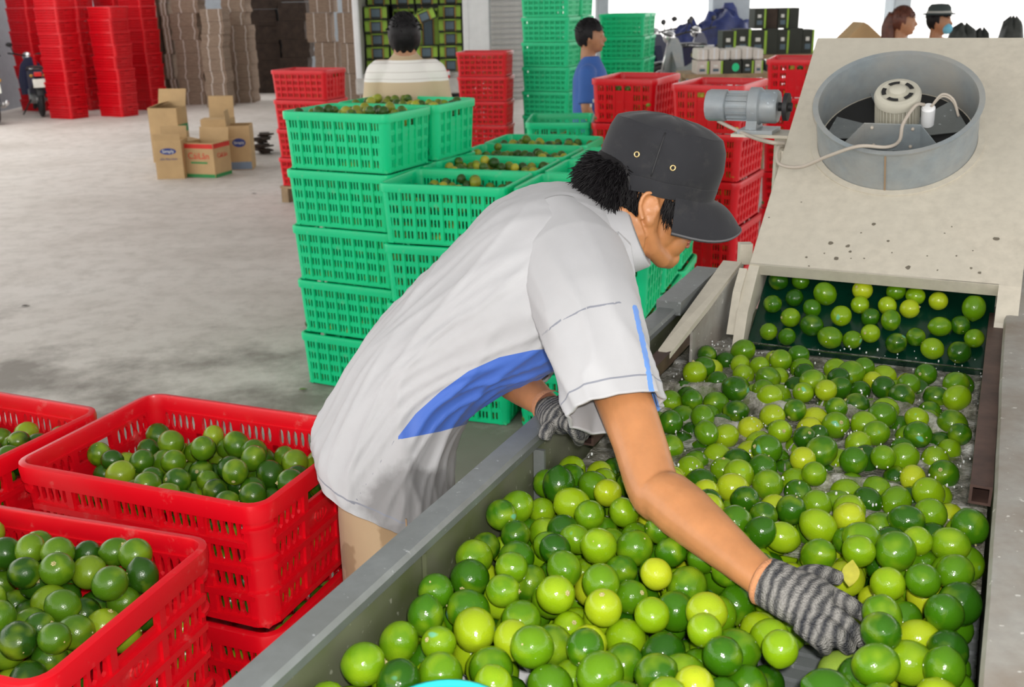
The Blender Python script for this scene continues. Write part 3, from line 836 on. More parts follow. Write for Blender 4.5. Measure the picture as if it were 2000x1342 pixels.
def water_mat():
    m, nt, b = nodes_of('churned_water')
    n = noise_tex(nt, 26, 6, .65)
    c = ramp(nt, n.outputs['Fac'], [(.35, (.20, .185, .13)), (.50, (.42, .40, .34)), (.66, (.80, .79, .75))])
    nt.links.new(c, b.inputs['Base Color']); b.inputs['Roughness'].default_value = .04
    b.inputs['Specular IOR Level'].default_value = .8
    al = ramp(nt, n.outputs['Fac'], [(.34, (.40, .40, .40)), (.66, (.70, .70, .70))])
    nt.links.new(al, b.inputs['Alpha'])
    n2 = noise_tex(nt, 150, 3, .55); bump(nt, b, n2.outputs['Fac'], .9, .006)
    return m
M_WATER = water_mat()
nu, nv = 190, 130
wm = MB(); V = []
for i in range(nu + 1):
    u = 1.36 + (2.34 - 1.36) * i / nu
    for j in range(nv + 1):
        v = -.600 + .64 * j / nv
        ph = u * 44 + 4.5 * mnoise.noise((u * 3, v * 4, 0))
        wv = max(0, math.sin(ph + v * 5)) ** 2
        e = min(1, max(0, (u - 1.45) / .12)) * min(1, max(0, (2.26 - u) / .1))
        n1 = mnoise.fractal((u * 22, v * 30, 1.7), .9, 2.1, 3)
        n2 = max(0, mnoise.noise((u * 4.5, v * 4.0, 4.0)) + .30)
        z = ZW + .014 + e * (.040 * wv * n2 + .006 * n1)
        V.append(tw(u, v, z))
F = [(i * (nv + 1) + j, i * (nv + 1) + j + 1, (i + 1) * (nv + 1) + j + 1, (i + 1) * (nv + 1) + j) for i in range(nu) for j in range(nv)]
wm.add(V, [f_[::-1] for f_ in F])
tag(wm.build('water', M_WATER, None, True), 'murky churned washing water between the floating limes', 'water', kind='stuff')
sj = MB(); rg = random.Random(77)
for _ in range(120):
    u = rg.uniform(1.50, 2.20); v = rg.uniform(-.55, .01); c = tw(u, v, ZW + .006); h_ = rg.uniform(.012, .034); w_ = rg.uniform(.003, .008); ln_ = V3_((rg.uniform(-.012, .012), rg.uniform(-.012, .012), 0))
    sj.tube([c, c + ln_ * .4 + np.array([0, 0, h_ * .55]), c + ln_ + np.array([0, 0, h_])], [w_, w_ * .5, w_ * .12], 7)
dp = MB(); rg = random.Random(21)
for _ in range(1500):
    u = rg.uniform(1.40, 2.30); v = rg.uniform(-.58, .03)
    k = max(0, math.sin(u * 40 + 5 * mnoise.noise((u * 3, v * 3, 0)) + v * 5))
    if rg.random() > .25 + k: continue
    r = rg.uniform(.0007, .0021); c = tw(u, v, ZW + rg.uniform(.005, .045) * (.5 + k * .6))
    dp.sphere(tuple(c), (r, r, r * rg.uniform(1, 1.9)), 6, 4)
m_, nt_, b_ = nodes_of('water_drops'); b_.inputs['Base Color'].default_value = (.85, .87, .86, 1); b_.inputs['Roughness'].default_value = .05; b_.inputs['Alpha'].default_value = .8
tag(sj.build('water_jets', M_WATER, None, True), 'little splashes standing up from the churned water', 'water', kind='stuff')
tag(dp.build('water_drops', m_, None, True), 'sparkling drops thrown up by the churning water', 'water', kind='stuff')

# turquoise basin rim at the very front
bs = BAS
bas = thing('plastic_basin', 'turquoise plastic basin, only its rim showing at the bottom edge', 'basin', (bs[0], bs[1], bs[2] - .057))
mbb = MB(); mbb.lathe([(.035, 0), (.060, .0), (.068, .045), (.074, .052), (.074, .056), (.066, .054), (.058, .006), (.03, .005)], 40)
mbb.build('bowl', mat('turquoise_plastic', (.03, .55, .55), .3), bas, 40)
rr_ = MB(); rr_.loft([[((r_) * math.cos(a), r_ * math.sin(a), z_) for a in np.linspace(0, 2 * PI, 41)[:-1]] for r_, z_ in ((.066, .0545), (.070, .0575), (.0745, .0565), (.0745, .052))], False, False)
rr_.build('rolled_rim', mat('turquoise_plastic', (0, 0, 0)), bas, True)

def leaf(name, c, L_, W_, ydir, m, curl, label, upz=(0, 0, 1)):
    y = np.array(ydir, float); y /= np.linalg.norm(y); x = np.cross(y, np.array(upz, float)); x /= np.linalg.norm(x); z = np.cross(x, y)
    n = 12; V = []
    for i in range(n + 1):
        t = i / n; w = W_ * math.sin(PI * t ** .8) * .5 + .0006
        zc = curl * math.sin(PI * t * 1.5) * .3
        for s_, dz in ((-1, .35), (-.5, .1), (0, 0), (.5, .1), (1, .35)):
            V.append(np.array(c) + y * (t - .5) * L_ + x * w * s_ + z * (zc + curl * dz * (w / (W_ * .5 + 1e-6))))
    mb = MB(); F_ = [(i * 5 + j, i * 5 + j + 1, (i + 1) * 5 + j + 1, (i + 1) * 5 + j) for i in range(n) for j in range(4)]
    mb.add(V, F_)
    V2 = [v_ - z * .0008 for v_ in V]; mb.add(V2, [f_[::-1] for f_ in F_])
    return tag(mb.build(name, m, None, True), label, 'leaf')
leaf('dry_leaf', atd(855, 1150, 1.475), .062, .026, (1, -.35, 0), mat('dry_leaf', (.52, .24, .06), .6, col2=(.34, .13, .03), scale=60), .012, 'curled orange-brown dry leaf lying on the limes by the left wall')
leaf('yellow_leaf', atd(1662, 1118, 1.33), .050, .020, (.35, .9, .25), mat('yellow_leaf', (.50, .48, .06), .5, var=.2, scale=40), .006, 'yellow-green leaf sticking up beside the gloved hand')
leaf('green_leaf', atd(1600, 545, 2.50), .040, .015, (1, -.2, .1), mat('green_leaf', (.13, .25, .02), .4, var=.2), .004, 'small green leaf on the belt just under the cover')

# ------------------------------------------------------------------ near red crates
def e12(yaw): return np.array([math.cos(yaw), math.sin(yaw)]), np.array([-math.sin(yaw), math.cos(yaw)])
PAL = .16
def red_stack(cx, cy, yaw, who, where, n=3):
    names = ['bottom', 'middle', 'top'][-n:]
    for k in range(n):
        crate('red', cx, cy, PAL + k * CH, yaw, '%s crate of the %s' % (names[k], where), 'red crates of limes beside the trough')
    p = thing('pallet', 'wooden pallet under the %s' % where, 'pallet', (cx, cy, 0), yaw)
    for k in range(5): MB().box((0, -CW / 2 + CW * (k + .5) / 5, PAL - .012), (CL, CW / 5 - .015, .02)).build('board', M_WOOD, p)
    for s_ in (-1, 0, 1): MB().box((s_ * (CL / 2 - .05), 0, (PAL - .024) / 2), (.08, CW, PAL - .024)).build('bearer', M_WOOD, p)
e1, e2 = e12(-.378); D_ = np.array([-.432, 1.604]); cm = D_ - e1 * CL / 2 + e2 * CW / 2
e1b, e2b = e12(-.322); C_ = np.array([-.478, 1.505]); cf = C_ - e1b * CL / 2 - e2b * CW / 2
e1c, e2c = e12(-.40); q_ = atz(204, 797, PAL + 3 * CH)[:2]; cl_ = q_ - e1c * CL / 2 - e2c * CW / 2
red_stack(*cm, -.378, '', 'red stack touching the man\'s leg')
red_stack(*cf, -.322, '', 'red stack in the lower left corner')
red_stack(*cl_, -.40, '', 'red stack cut by the left picture edge')
rest = []; ti = 0
for (c_, yaw, nn, lift, lab) in ((cm, -.378, 95, -.012, 'leg-side'), (cf, -.322, 120, .012, 'corner'), (cl_, -.40, 100, -.010, 'edge')):
    a_, b_ = e12(yaw); zb_ = PAL + 3 * CH - .135 + lift
    pts = drop(nn, (-CL / 2 + .032, CL / 2 - .032, -CW / 2 + .032, CW / 2 - .032), lambda u, v: zb_ + .02 * (1 - (u / .28) ** 2) + .015 * u, .0215, .0275, 31 + ti, 12, top=lambda u, v: zb_ + .125)
    wp = [(*(c_ + a_ * p[0] + b_ * p[1]), p[2], p[3]) for p in pts]
    v_ = visible_px(wp); py_ = project([p[:3] for p in wp])[:, 1]; lo_q, hi_q = np.quantile(py_[v_ > 60], [.33, .66])
    for i, p in enumerate(wp):
        zone = 'in the %s red crate, %s' % (lab, 'back row' if py_[i] < lo_q else 'middle row' if py_[i] < hi_q else 'front row')
        LIMES.append((p, 1, zone, 'limes in the near red crates', project([p[:3]])[0][0], v_[i]))
    ti += 1
def fill(c_, yaw, z, faces, zmax=None, seed=0):
    """limes lying against the inside of the crate walls, seen through the slots"""
    rg = random.Random(seed); a_, b_ = e12(yaw); out = []
    zs = np.arange(z + .032, z + CH - .03, .042)
    for zz in zs:
        if zmax and zz > zmax: continue
        if 'F' in faces:
            for s in np.arange(-CL / 2 + .045, CL / 2 - .04, .044): out.append((*(c_ + a_ * (s + rg.uniform(-.008, .008)) + b_ * (-CW / 2 + .047)), zz + rg.uniform(-.006, .006), rg.uniform(.020, .0235)))
        if 'R' in faces:
            for s in np.arange(-CW / 2 + .045, CW / 2 - .04, .044): out.append((*(c_ + a_ * (CL / 2 - .047) + b_ * (s + rg.uniform(-.008, .008))), zz + rg.uniform(-.006, .006), rg.uniform(.020, .0235)))
    return out
for (c_, yaw) in ((cm, -.378), (cf, -.322), (cl_, -.40)):
    for k in range(1, 3): rest += fill(c_, yaw, PAL + k * CH, 'FR', zmax=PAL + 3 * CH - .12, seed=k)
def stop_color(stops, r):
    for (p0, c0_), (p1, c1_) in zip(stops[:-1], stops[1:]):
        if r <= p1: t_ = (r - p0) / (p1 - p0); return tuple(a * (1 - t_) + b * t_ for a, b in zip(c0_, c1_))
    return stops[-1][1]
order = sorted([i for i in range(len(LIMES)) if LIMES[i][5] > 60], key=lambda i: -LIMES[i][5])[:300]
chosen = {}
for i in order:
    r = rgl.random() ** 1.0; cn = 'dark green' if r < .28 else 'mid green' if r < .60 else 'bright green' if r < .84 else 'yellow-green'
    chosen.setdefault((cn, LIMES[i][2]), []).append((LIMES[i][4], i, r))
NTH = ['first', 'second', 'third', 'fourth', 'fifth', 'sixth', 'seventh', 'eighth', 'ninth', 'tenth', 'eleventh', 'twelfth', 'thirteenth', 'fourteenth', 'fifteenth', 'sixteenth', 'seventeenth', 'eighteenth', 'nineteenth', 'twentieth']
for (cn, zone), lst in chosen.items():
    lst.sort()
    for k, (x_, i, r) in enumerate(lst):
        p, dry, _, grp, _, _ = LIMES[i]
        tail = '' if len(lst) == 1 else ', %s from left' % NTH[min(k, 19)]
        lime_obj(p, DLIME_ME if dry else LIME_ME, '%s lime %s%s' % (cn, zone, tail), grp, rgl, color=stop_color(DRY if dry else WET, r))
ind = set(order)
limes_stuff('limes', [LIMES[i][0] for i in range(len(LIMES)) if i not in ind and not LIMES[i][1]], M_LIMES, 'remaining wet green limes filling the washing trough and belt', 4)
rest += [LIMES[i][0] for i in range(len(LIMES)) if i not in ind and LIMES[i][1]]
limes_stuff('limes', rest, M_DLIMES, 'limes packed behind the slots of the near red crates', 5)
# ------------------------------------------------------------------ green stacks behind the man
ORD = ['bottom', 'second', 'third', 'fourth', 'fifth', 'sixth', 'seventh', 'eighth', 'ninth', 'tenth', 'eleventh', 'twelfth', 'thirteenth', 'fourteenth', 'fifteenth']
def lvl(k, n): return 'top' if k == n - 1 else ('bottom' if k == 0 else ORD[k] + ' from the floor')
def column(style, corner, yaw, n, where, group, z0=0.0, skip=0, swap=False, scale=1.0, full=True, jit=.004, seed=0, zs=1.0):
    """stack from its front-left corner; swap = the short side with the grip faces forward"""
    rg = random.Random(seed + int(abs(corner[0] * 100)))
    a_, b_ = e12(yaw); L_, W_ = (CW, CL) if swap else (CL, CW)
    c_ = np.array(corner[:2]) + a_ * L_ * scale / 2 + b_ * W_ * scale / 2
    for k in range(skip, n):
        c2 = c_ + np.array([rg.uniform(-jit, jit), rg.uniform(-jit, jit)])
        t = crate(style, c2[0], c2[1], z0 + k * CH * scale * zs, yaw + (PI / 2 if swap else 0), '%s crate, %s' % (lvl(k, n), where), group, True, scale)
        t.scale = (scale, scale, scale * zs)
    return c_
GG = 'green crates of limes stacked behind the man'
old = []
y1 = -.456; a_, b_ = e12(y1); o1 = np.array([-1.018, 4.762])
for r_, wh in ((0, 'tall green stack at the left, front row'), (1, 'tall green stack at the left, back row')):
    cc_ = column('green', o1 + b_ * (CW + .02) * r_, y1, 5, wh, GG)
    for k in range(5):
        old += fill(cc_, y1, k * CH, 'FR' if r_ == 0 else 'R', seed=k)
    for p in drop(70, (-CL / 2 + .03, CL / 2 - .03, -CW / 2 + .03, CW / 2 - .03), lambda u, v: 5 * CH - .085 + .03 * (1 - (u / .28) ** 2), .019, .0245, 50 + r_, 6, top=lambda u, v: 5 * CH + .01):
        old.append((*(cc_ + a_ * p[0] + b_ * p[1]), p[2], p[3]))
y2 = -.33; a2_, b2_ = e12(y2); o2 = np.array([-.549, 4.337])
for ci in range(2):
    for ri in range(4):
        if ci == 1 and ri == 3: continue
        wh = '%s green column %s' % (['left', 'right'][ci], ['right behind the man\'s back', 'in the second row behind the man', 'in the third row behind the man', 'in the last row behind the man'][ri])
        cc_ = column('green', o2 + a2_ * (CL + .025) * ci + b2_ * (CW + .02) * ri, y2, 4, wh, GG)
        fc = ('F' if ri == 0 else '') + ('R' if ci == 1 else '')
        if fc:
            for k in range(4): old += fill(cc_, y2, k * CH, fc, seed=k + ci, zmax=4 * CH - .09)
        zz = {(0, 0): -.055, (0, 1): -.03, (0, 2): -.035, (0, 3): -.03, (1, 0): -.10, (1, 1): -.13, (1, 2): -.12}[(ci, ri)]
        for p in drop(85, (-CL / 2 + .03, CL / 2 - .03, -CW / 2 + .03, CW / 2 - .03), lambda u, v: 4 * CH - .06 + zz, .019, .0245, 60 + ci * 4 + ri, 5, top=lambda u, v: 4 * CH + zz + .05):
            old.append((*(cc_ + a2_ * p[0] + b2_ * p[1]), p[2], p[3]))
p_ = atz(1024, 240, 4 * CH)
cc_ = column('green', p_, -.1, 4, 'separate green column standing behind the green rows', GG, swap=True)
for p in drop(40, (-CL / 2 + .03, CL / 2 - .03, -CW / 2 + .03, CW / 2 - .03), lambda u, v: 4 * CH - .15, .019, .0245, 90, 5): old.append((*(cc_ + a2_ * p[0] + b2_ * p[1]), p[2], p[3]))

# empty tall green stacks further back
GT = 'tall stacks of empty green crates'
p_ = atd(1016, 100, 11.4); column('green', p_, -.42, 8, 'tallest green stack, left of the man in blue', GT)
a3, b3 = e12(-.42); column('green', p_[:2] + b3 * (CW + .02), -.42, 8, 'tall green stack hidden behind the tallest one', GT)
p_ = atd(1168, 100, 12.6); column('green', p_, -.30, 6, 'green stack just right of the man in blue', GT)
a3, b3 = e12(-.30); column('green', p_[:2] + b3 * (CW + .02), -.30, 6, 'back green stack by the bright opening', GT)

# red stacks in the middle distance
RG = 'red crates of limes in the middle distance'
def red_col(px, py, d, yaw, n, where, faces='FR', swap=False, fillf=True):
    p = atd(px, py, d); z0 = max(0.0, p[2] - n * CH)
    if z0 > .02:
        a, b = e12(yaw); L_, W_ = (CW, CL) if swap else (CL, CW); c = p[:2] + a * L_ / 2 + b * W_ / 2
        t = thing('pallet', 'wooden pallet under the %s' % where, 'pallet', (c[0], c[1], 0), yaw)
        for k in range(4): MB().box((0, -W_ / 2 + W_ * (k + .5) / 4, z0 - .011), (L_, W_ / 4 - .02, .02)).build('board', M_WOOD, t)
        for s_ in (-1, 1): MB().box((s_ * (L_ / 2 - .05), 0, (z0 - .021) / 2), (.07, W_, z0 - .021)).build('bearer', M_WOOD, t)
    else: z0 = 0.0
    c = column('red_far', p, yaw, n, where, RG, z0=z0, swap=swap)
    out = []
    if fillf:
        for k in range(max(0, n - 4), n):
            yw = yaw + (PI / 2 if swap else 0)
            f_ = faces if not swap else ''.join({'F': 'X', 'R': 'F'}.get(q, q) for q in faces)
            out += fill(c, yw, z0 + k * CH, f_, seed=k)
            if swap: out += fill(c, yw + PI, z0 + k * CH, 'R', seed=k)       # the grip side that faces the camera
    return c, z0, out
for args in ((526, 137, 9.3, -.36, 4, 'red stack left of the man in the striped shirt'),
             (889, 102, 11.2, -.22, 4, 'red stack right of the man in the striped shirt')):
    old += red_col(*args)[2]
for args in ((1151, 156, 6.2, -.42, 5, 'red stack right of the man in blue'),
             (1309, 168, 5.7, -.48, 5, 'red stack behind the gear motor'),
             (1497, 116, 7.2, -.35, 5, 'red stack behind the cream cover')):
    old += red_col(*args, swap=True)[2]
limes_stuff('limes', old, M_OLIMES, 'older dark and yellowish limes filling the stacked crates further back', 8)

# far wall of red crates at the left
RF = 'far red crates stacked along the left wall'
def far_red(px, d, n, where, yaw=-.5, sc=.98):
    g = atd(px, 130, d)
    column('red', (g[0], g[1]), yaw, n, where, RF, scale=sc, jit=.012, zs=.76)
far_cols = [(80, 17.0, 10, 'front far red stack beside the parked motorbike'), (181, 17.2, 9, 'second front far red stack from the left wall'), (243, 18.2, 11, 'far red stack next to the brown cardboard'),
            (26, 18.4, 13, 'far red stack against the grey left wall'), (122, 18.4, 12, 'far red stack behind, second from the grey wall'), (196, 19.0, 12, 'far red stack behind, third from the grey wall'), (252, 19.6, 11, 'far red stack behind, nearest the cardboard')]
for c_ in far_cols: far_red(*c_)

# ------------------------------------------------------------------ flattened cardboard, bundled and stacked
def card_col(px0, px1, d, n, h, label, dark=False, wav=.03, seed=0, depth=.5, lean=0.0):
    p0 = atd(px0, 160, d); p1 = atd(px1, 160, d); w = p1[0] - p0[0]; rg = random.Random(seed)
    c = ((p0[0] + p1[0]) / 2, p0[1] + depth / 2)
    t = thing('cardboard_stack', label, 'cardboard', (c[0], c[1], 0), 0, 'stacks of flattened cardboard')
    hb = h / n
    for k in range(n):
        off = rg.uniform(-wav, wav); mb = MB(); rings = []
        m = 5
        for q in range(m + 1):
            z = k * hb + hb * q / m * .985; x = off + lean * z + .014 * mnoise.noise((seed, z * 9, 0)) * 2
            rings.append([(-w / 2 + x, -depth / 2, z), (w / 2 + x, -depth / 2, z), (w / 2 + x, depth / 2, z), (-w / 2 + x, depth / 2, z)])
        mb.loft(rings)
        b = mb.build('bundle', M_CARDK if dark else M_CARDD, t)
        if not dark:
            for s_ in (.33, .86):
                e = MB(); e.loft([[(r[0][0] * (1 - s_) + r[1][0] * s_ + dx, -depth / 2 - .006 + dy, r[0][2]) for dx, dy in ((-.009, 0), (.009, 0), (.009, .02), (-.009, .02))] for r in rings])
                e.build('pale_edge', M_CARDL, b)
    return t
card_col(312, 320, 19.2, 9, 2.0, 'thin stack of flattened cardboard next to the far red crates', seed=1)
card_col(328, 342, 19.3, 9, 2.0, 'narrow brown cardboard stack with a dark gap on both sides', seed=2)
card_col(349, 400, 19.0, 9, 2.05, 'wide brown cardboard stack with two pale fold lines', seed=3)
card_col(402, 444, 18.4, 8, 1.66, 'lower brown cardboard stack in front of the others', seed=4)
card_col(447, 492, 19.2, 9, 2.05, 'brown cardboard stack beside the dark stacks', seed=5)
card_col(494, 552, 21.2, 6, 1.95, 'dark shadowed cardboard stack in the back corner', dark=True, seed=6)  # shade of the back corner is put into its dark colour
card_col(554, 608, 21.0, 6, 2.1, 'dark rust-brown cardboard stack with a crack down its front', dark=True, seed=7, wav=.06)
card_col(612, 658, 19.5, 5, 2.6, 'tall wavy grey-brown cardboard stack', seed=8, wav=.07)
card_col(672, 708, 18.8, 5, 2.6, 'tall wavy cardboard stack beside the loaded truck', seed=9, wav=.07)

# ------------------------------------------------------------------ lettered cartons on the floor
M_INK_B = mat('blue_print', (.03, .05, .22), .7); M_INK_R = mat('red_print', (.62, .03, .02), .7); M_INK_G = mat('green_print', (.03, .25, .07), .7); M_INK_W = mat('white_print', (.75, .75, .7), .7)
def text(body, size, m, parent, loc, rot=(PI / 2, 0, 0), name='lettering', ext=.0008):
    cu = bpy.data.curves.new(name, 'FONT'); cu.body = body; cu.size = size; cu.extrude = ext; cu.align_x = 'CENTER'; cu.align_y = 'CENTER'
    o = bpy.data.objects.new(name, cu); COL.objects.link(o)
    dg = bpy.context.evaluated_depsgraph_get(); me = bpy.data.meshes.new_from_object(o.evaluated_get(dg)); bpy.data.objects.remove(o)
    me.materials.clear(); me.materials.append(m)
    o = bpy.data.objects.new(name, me); COL.objects.link(o); o.parent = parent; o.location = loc; o.rotation_euler = rot
    return o
def carton(loc, yaw, L_, W_, H_, label, flaps, deco):
    """open box: four side walls, floor, opened flaps ((side, angle) - 0 front 1 right 2 back 3 left)"""
    t = thing('carton', label, 'box', loc, yaw, 'cartons on the concrete')
    th = .006
    for nm, c, s_ in (('side_wall', (0, -W_ / 2, H_ / 2), (L_, th, H_)), ('side_wall', (0, W_ / 2, H_ / 2), (L_, th, H_)), ('side_wall', (-L_ / 2, 0, H_ / 2), (th, W_, H_)), ('side_wall', (L_ / 2, 0, H_ / 2), (th, W_, H_)), ('carton_floor', (0, 0, th / 2), (L_, W_, th))):
        MB().box(c, s_).build(nm, M_CARD, t)
    for side, ang, ln in flaps:
        w = L_ if side in (0, 2) else W_
        m_ = MB().box((0, 0, ln / 2), (w * .98, th * .8, ln)).build('flap', M_CARD, t)
        m_.location = [(0, -W_ / 2, H_), (L_ / 2, 0, H_), (0, W_ / 2, H_), (-L_ / 2, 0, H_)][side]
        m_.rotation_euler = Matrix.Rotation([0, PI / 2, PI, -PI / 2][side], 3, 'Z').to_4x4().to_euler()
        m_.rotation_euler = (Matrix.Rotation([0, PI / 2, PI, -PI / 2][side], 3, 'Z') @ Matrix.Rotation(math.radians(ang), 3, 'X')).to_euler()
    deco(t, L_, W_, H_); return t
def oval(t, c, rx, rz, m, y, name='oval_mark'):
    mb = MB(); n = 24
    mb.add([(c[0], y, c[1])] + [(c[0] + rx * math.cos(2 * PI * k / n), y, c[1] + rz * math.sin(2 * PI * k / n)) for k in range(n)], [(0, 1 + (k + 1) % n, 1 + k)[::-1] for k in range(n)])
    return mb.build(name, m, t)
def deco_blue(t, L_, W_, H_):
    y = -W_ / 2 - .004
    o = oval(t, (0, H_ * .72), L_ * .30, H_ * .085, M_INK_B, y)
    text('Simply', L_ * .17, M_INK_W, o, (0, y - .001, H_ * .72), name='lettering')
    text('Dầu Đậu Nành', L_ * .10, M_INK_B, t, (0, y, H_ * .52))
def deco_red(t, L_, W_, H_):
    y = -W_ / 2 - .004
    MB().box((0, y + .001, H_ * .91), (L_ * .99, .002, H_ * .13)).build('printed_band', M_INK_R, t)
    MB().box((0, y + .001, H_ * .05), (L_ * .99, .002, H_ * .10)).build('printed_band', M_INK_G, t)
    MB().box((L_ / 2 + .003, 0, H_ * .91), (.002, W_ * .99, H_ * .13)).build('printed_band', M_INK_R, t)
    MB().box((L_ / 2 + .003, 0, H_ * .05), (.002, W_ * .99, H_ * .10)).build('printed_band', M_INK_G, t)
    text('CáiLân', L_ * .26, M_INK_R, t, (0, y, H_ * .62)); MB().box((0, y + .001, H_ * .43), (L_ * .55, .002, H_ * .05)).build('printed_band', M_INK_G, t)
    text('CáiLân', W_ * .22, M_INK_R, t, (L_ / 2 + .005, 0, H_ * .62), (PI / 2, 0, PI / 2))
def deco_side(t, L_, W_, H_):
    y = -W_ / 2 - .004
    o = oval(t, (0, H_ * .62), L_ * .30, H_ * .10, M_INK_B, y); text('Simply', L_ * .18, M_INK_W, o, (0, y - .001, H_ * .62))
    MB().box((0, y + .001, H_ * .10), (L_ * .98, .002, H_ * .17)).build('printed_band', mat('pale_blue_print', (.18, .24, .32), .7), t)
def deco_green(t, L_, W_, H_):
    y = -W_ / 2 - .004
    MB().box((0, y + .001, H_ * .35), (L_ * .6, .002, H_ * .06)).build('printed_band', M_INK_G, t)
    MB().box((L_ / 2 + .003, 0, H_ * .62), (.002, W_ * .98, H_ * .14)).build('printed_band', M_INK_G, t)
k11 = 11.1 / FPX
def fp(px, py): q = atz(px, py, 0); return (q[0], q[1], 0)
qa = fp(333, 350); carton((qa[0], qa[1] + .15, 0), .04, .28, .28, .40, 'carton with a blue oval mark at the left of the group', [(0, 8, .07), (2, 12, .12)], deco_blue)
qb = fp(399, 348); carton((qb[0], qb[1] + .20, 0), -.30, .36, .32, .36, 'carton with big red lettering and a green base band, in front', [(2, 8, .13), (1, 78, .12), (3, 80, .12)], deco_red)
qc = fp(468, 333); carton((qc[0], qc[1] + .18, 0), .10, .24, .30, .48, 'tall carton with a dark blue oval mark at the right of the group', [(3, 5, .16)], deco_side)
qd = fp(330, 318); carton((qd[0], qd[1] + .16, 0), -.12, .34, .28, .62, 'open carton with a raised flap behind the blue-marked one', [(2, 18, .20), (3, -70, .16)], deco_green)
qe = fp(425, 322); carton((qe[0], qe[1] + .20, 0), -.1, .30, .28, .50, 'plain open carton with an upright flap at the back', [(2, 4, .24), (0, -85, .12)], lambda *a: None)
# a few bits of litter on the concrete
for (x, y, w, lab) in ((50, 597, .05, 'scrap of brown paper on the concrete at the left'), (497, 378, .05, 'dark scrap on the concrete right of the cartons'), (592, 760, .04, 'small green leaf on the concrete by the green stack')):
    q = atz(x, y, 0.006)
    leaf('litter_scrap', q, w, w * .5, (1, .4, 0), mat('green_leaf', (0, 0, 0)) if 'green leaf' in lab else M_CARDK, .004, lab)
rg = random.Random(5); mb = MB(); q = atz(503, 305, 0)
for k in range(12): mb.box((q[0] + rg.uniform(-.02, .06), q[1] + rg.uniform(.1, .3), .02 + .02 * k), (.12, .2, .018), Matrix.Rotation(rg.uniform(-.6, .6), 3, 'Z'))
tag(mb.build('scrap_cardboard', M_CARDK), 'ragged pile of dark scrap sheets beside the tall blue-marked carton', 'cardboard')
# ------------------------------------------------------------------ truck, cartons, motorbikes in the background
M_TRUCK = mat('truck_steel', (.52, .50, .47), .5, .1)
M_LIMEG = mat('lime_green_print', (.30, .50, .05), .6); M_SLATE = mat('slate_blue_print', (.10, .15, .19), .6); M_BOXK = mat('black_carton', (.022, .026, .018), .6); M_ORANGE = mat('orange_strip', (.55, .30, .05), .6)
td = 17.0
xl, xr = atd(707, 120, td)[0], atd(908, 120, td)[0]; ty = 17.5; zb_ = .62
tk = thing('truck', 'open-backed truck loaded with green and black cartons', 'truck', ((xl + xr) / 2, ty, 0))
tx = (xl + xr) / 2
def tpart(c, s_, name, m, bev=0.0, parent=None): return part(MB().box(c, s_, None, bev), name, m, parent or tk)
tpart((tx, ty + 1.6, zb_ - .06), (xr - xl, 3.2, .12), 'load_floor', M_TRUCK)
tpart((xl - .03, ty + 1.6, 1.7), (.06, 3.2, 2.3), 'side_wall', M_TRUCK); tpart((xr + .03, ty + 1.6, 1.7), (.06, 3.2, 2.3), 'side_wall', M_TRUCK)
tpart((tx, ty + 3.2, 1.7), (xr - xl, .06, 2.3), 'front_wall', M_DARK); tpart((tx, ty + 1.6, 2.88), (xr - xl + .12, 3.2, .06), 'roof', M_TRUCK)  # front wall coloured black to paint in the dim load space
tpart((xl - .04, ty - .02, 1.7), (.10, .08, 2.4), 'door_post', M_WHITE, .02); tpart((xr + .04, ty - .02, 1.7), (.10, .08, 2.4), 'door_post', M_WHITE, .02)
tpart((xr + .16, ty + .10, 1.7), (.13, .10, 2.4), 'gap_shade_strip', M_BLACK)  # solid black strip standing in for shade between post and open door
tpart((tx, ty - .03, zb_ - .19), (xr - xl + .2, .12, .26), 'bumper', M_TRUCK, .02)
q = atd(868, 145, td - .1)
tl = tpart((q[0], ty - .10, q[2]), (.17, .04, .13), 'tail_light', M_REDL, .01); tpart((q[0] + .07, ty - .125, q[2] + .02), (.04, .012, .06), 'reflector', M_WHITE, 0, tl)
for xx in (xl + .22, xr - .22):
    w = MB(); w.lathe([(.08, -.1), (.30, -.1), (.34, -.06), (.34, .06), (.30, .1), (.08, .1)], 28, Matrix.Rotation(PI / 2, 3, 'Y'), (xx, ty + .7, .34)); part(w, 'wheel', M_BLACK, tk, 35)
q0, q1 = atd(912, 60, 17.3), atd(958, 60, 17.3)
dr = tpart(((q0[0] + q1[0]) / 2, ty - .02, 1.75), (q1[0] - q0[0], .05, 2.6), 'open_door', M_WHITE, .01); 
tpart((q1[0] + .005, ty - .03, 1.75), (.02, .06, 2.6), 'door_edge', M_FAN, 0, dr)
def lime_carton(cx, cy, z, yaw, w, d, h, label, group, roll=0.0):
    """black carton with lime-green ends, slate middle panel and thin orange strips on its face"""
    t = thing('lime_carton', label, 'box', (cx, cy, z), yaw, group); t.rotation_euler = (0, roll, yaw)
    MB().box((0, 0, h / 2), (w, d, h)).build('carton_body', M_BOXK, t)
    y = -d / 2 - .003
    for s_ in (-1, 1):
        MB().box((s_ * w * .38, y, h * .5), (w * .20, .004, h * .82)).build('green_panel', M_LIMEG, t)
        MB().box((s_ * w * .24, y, h * .5), (w * .035, .004, h * .95)).build('orange_strip', M_ORANGE, t)
    MB().box((0, y, h * .46), (w * .36, .004, h * .6)).build('slate_panel', M_SLATE, t)
    MB().box((0, y, h * .90), (w * .9, .004, h * .10)).build('green_panel', M_LIMEG, t)
    return t
GT2 = 'cartons loaded in the truck'
bw = (xr - xl) / 4.15
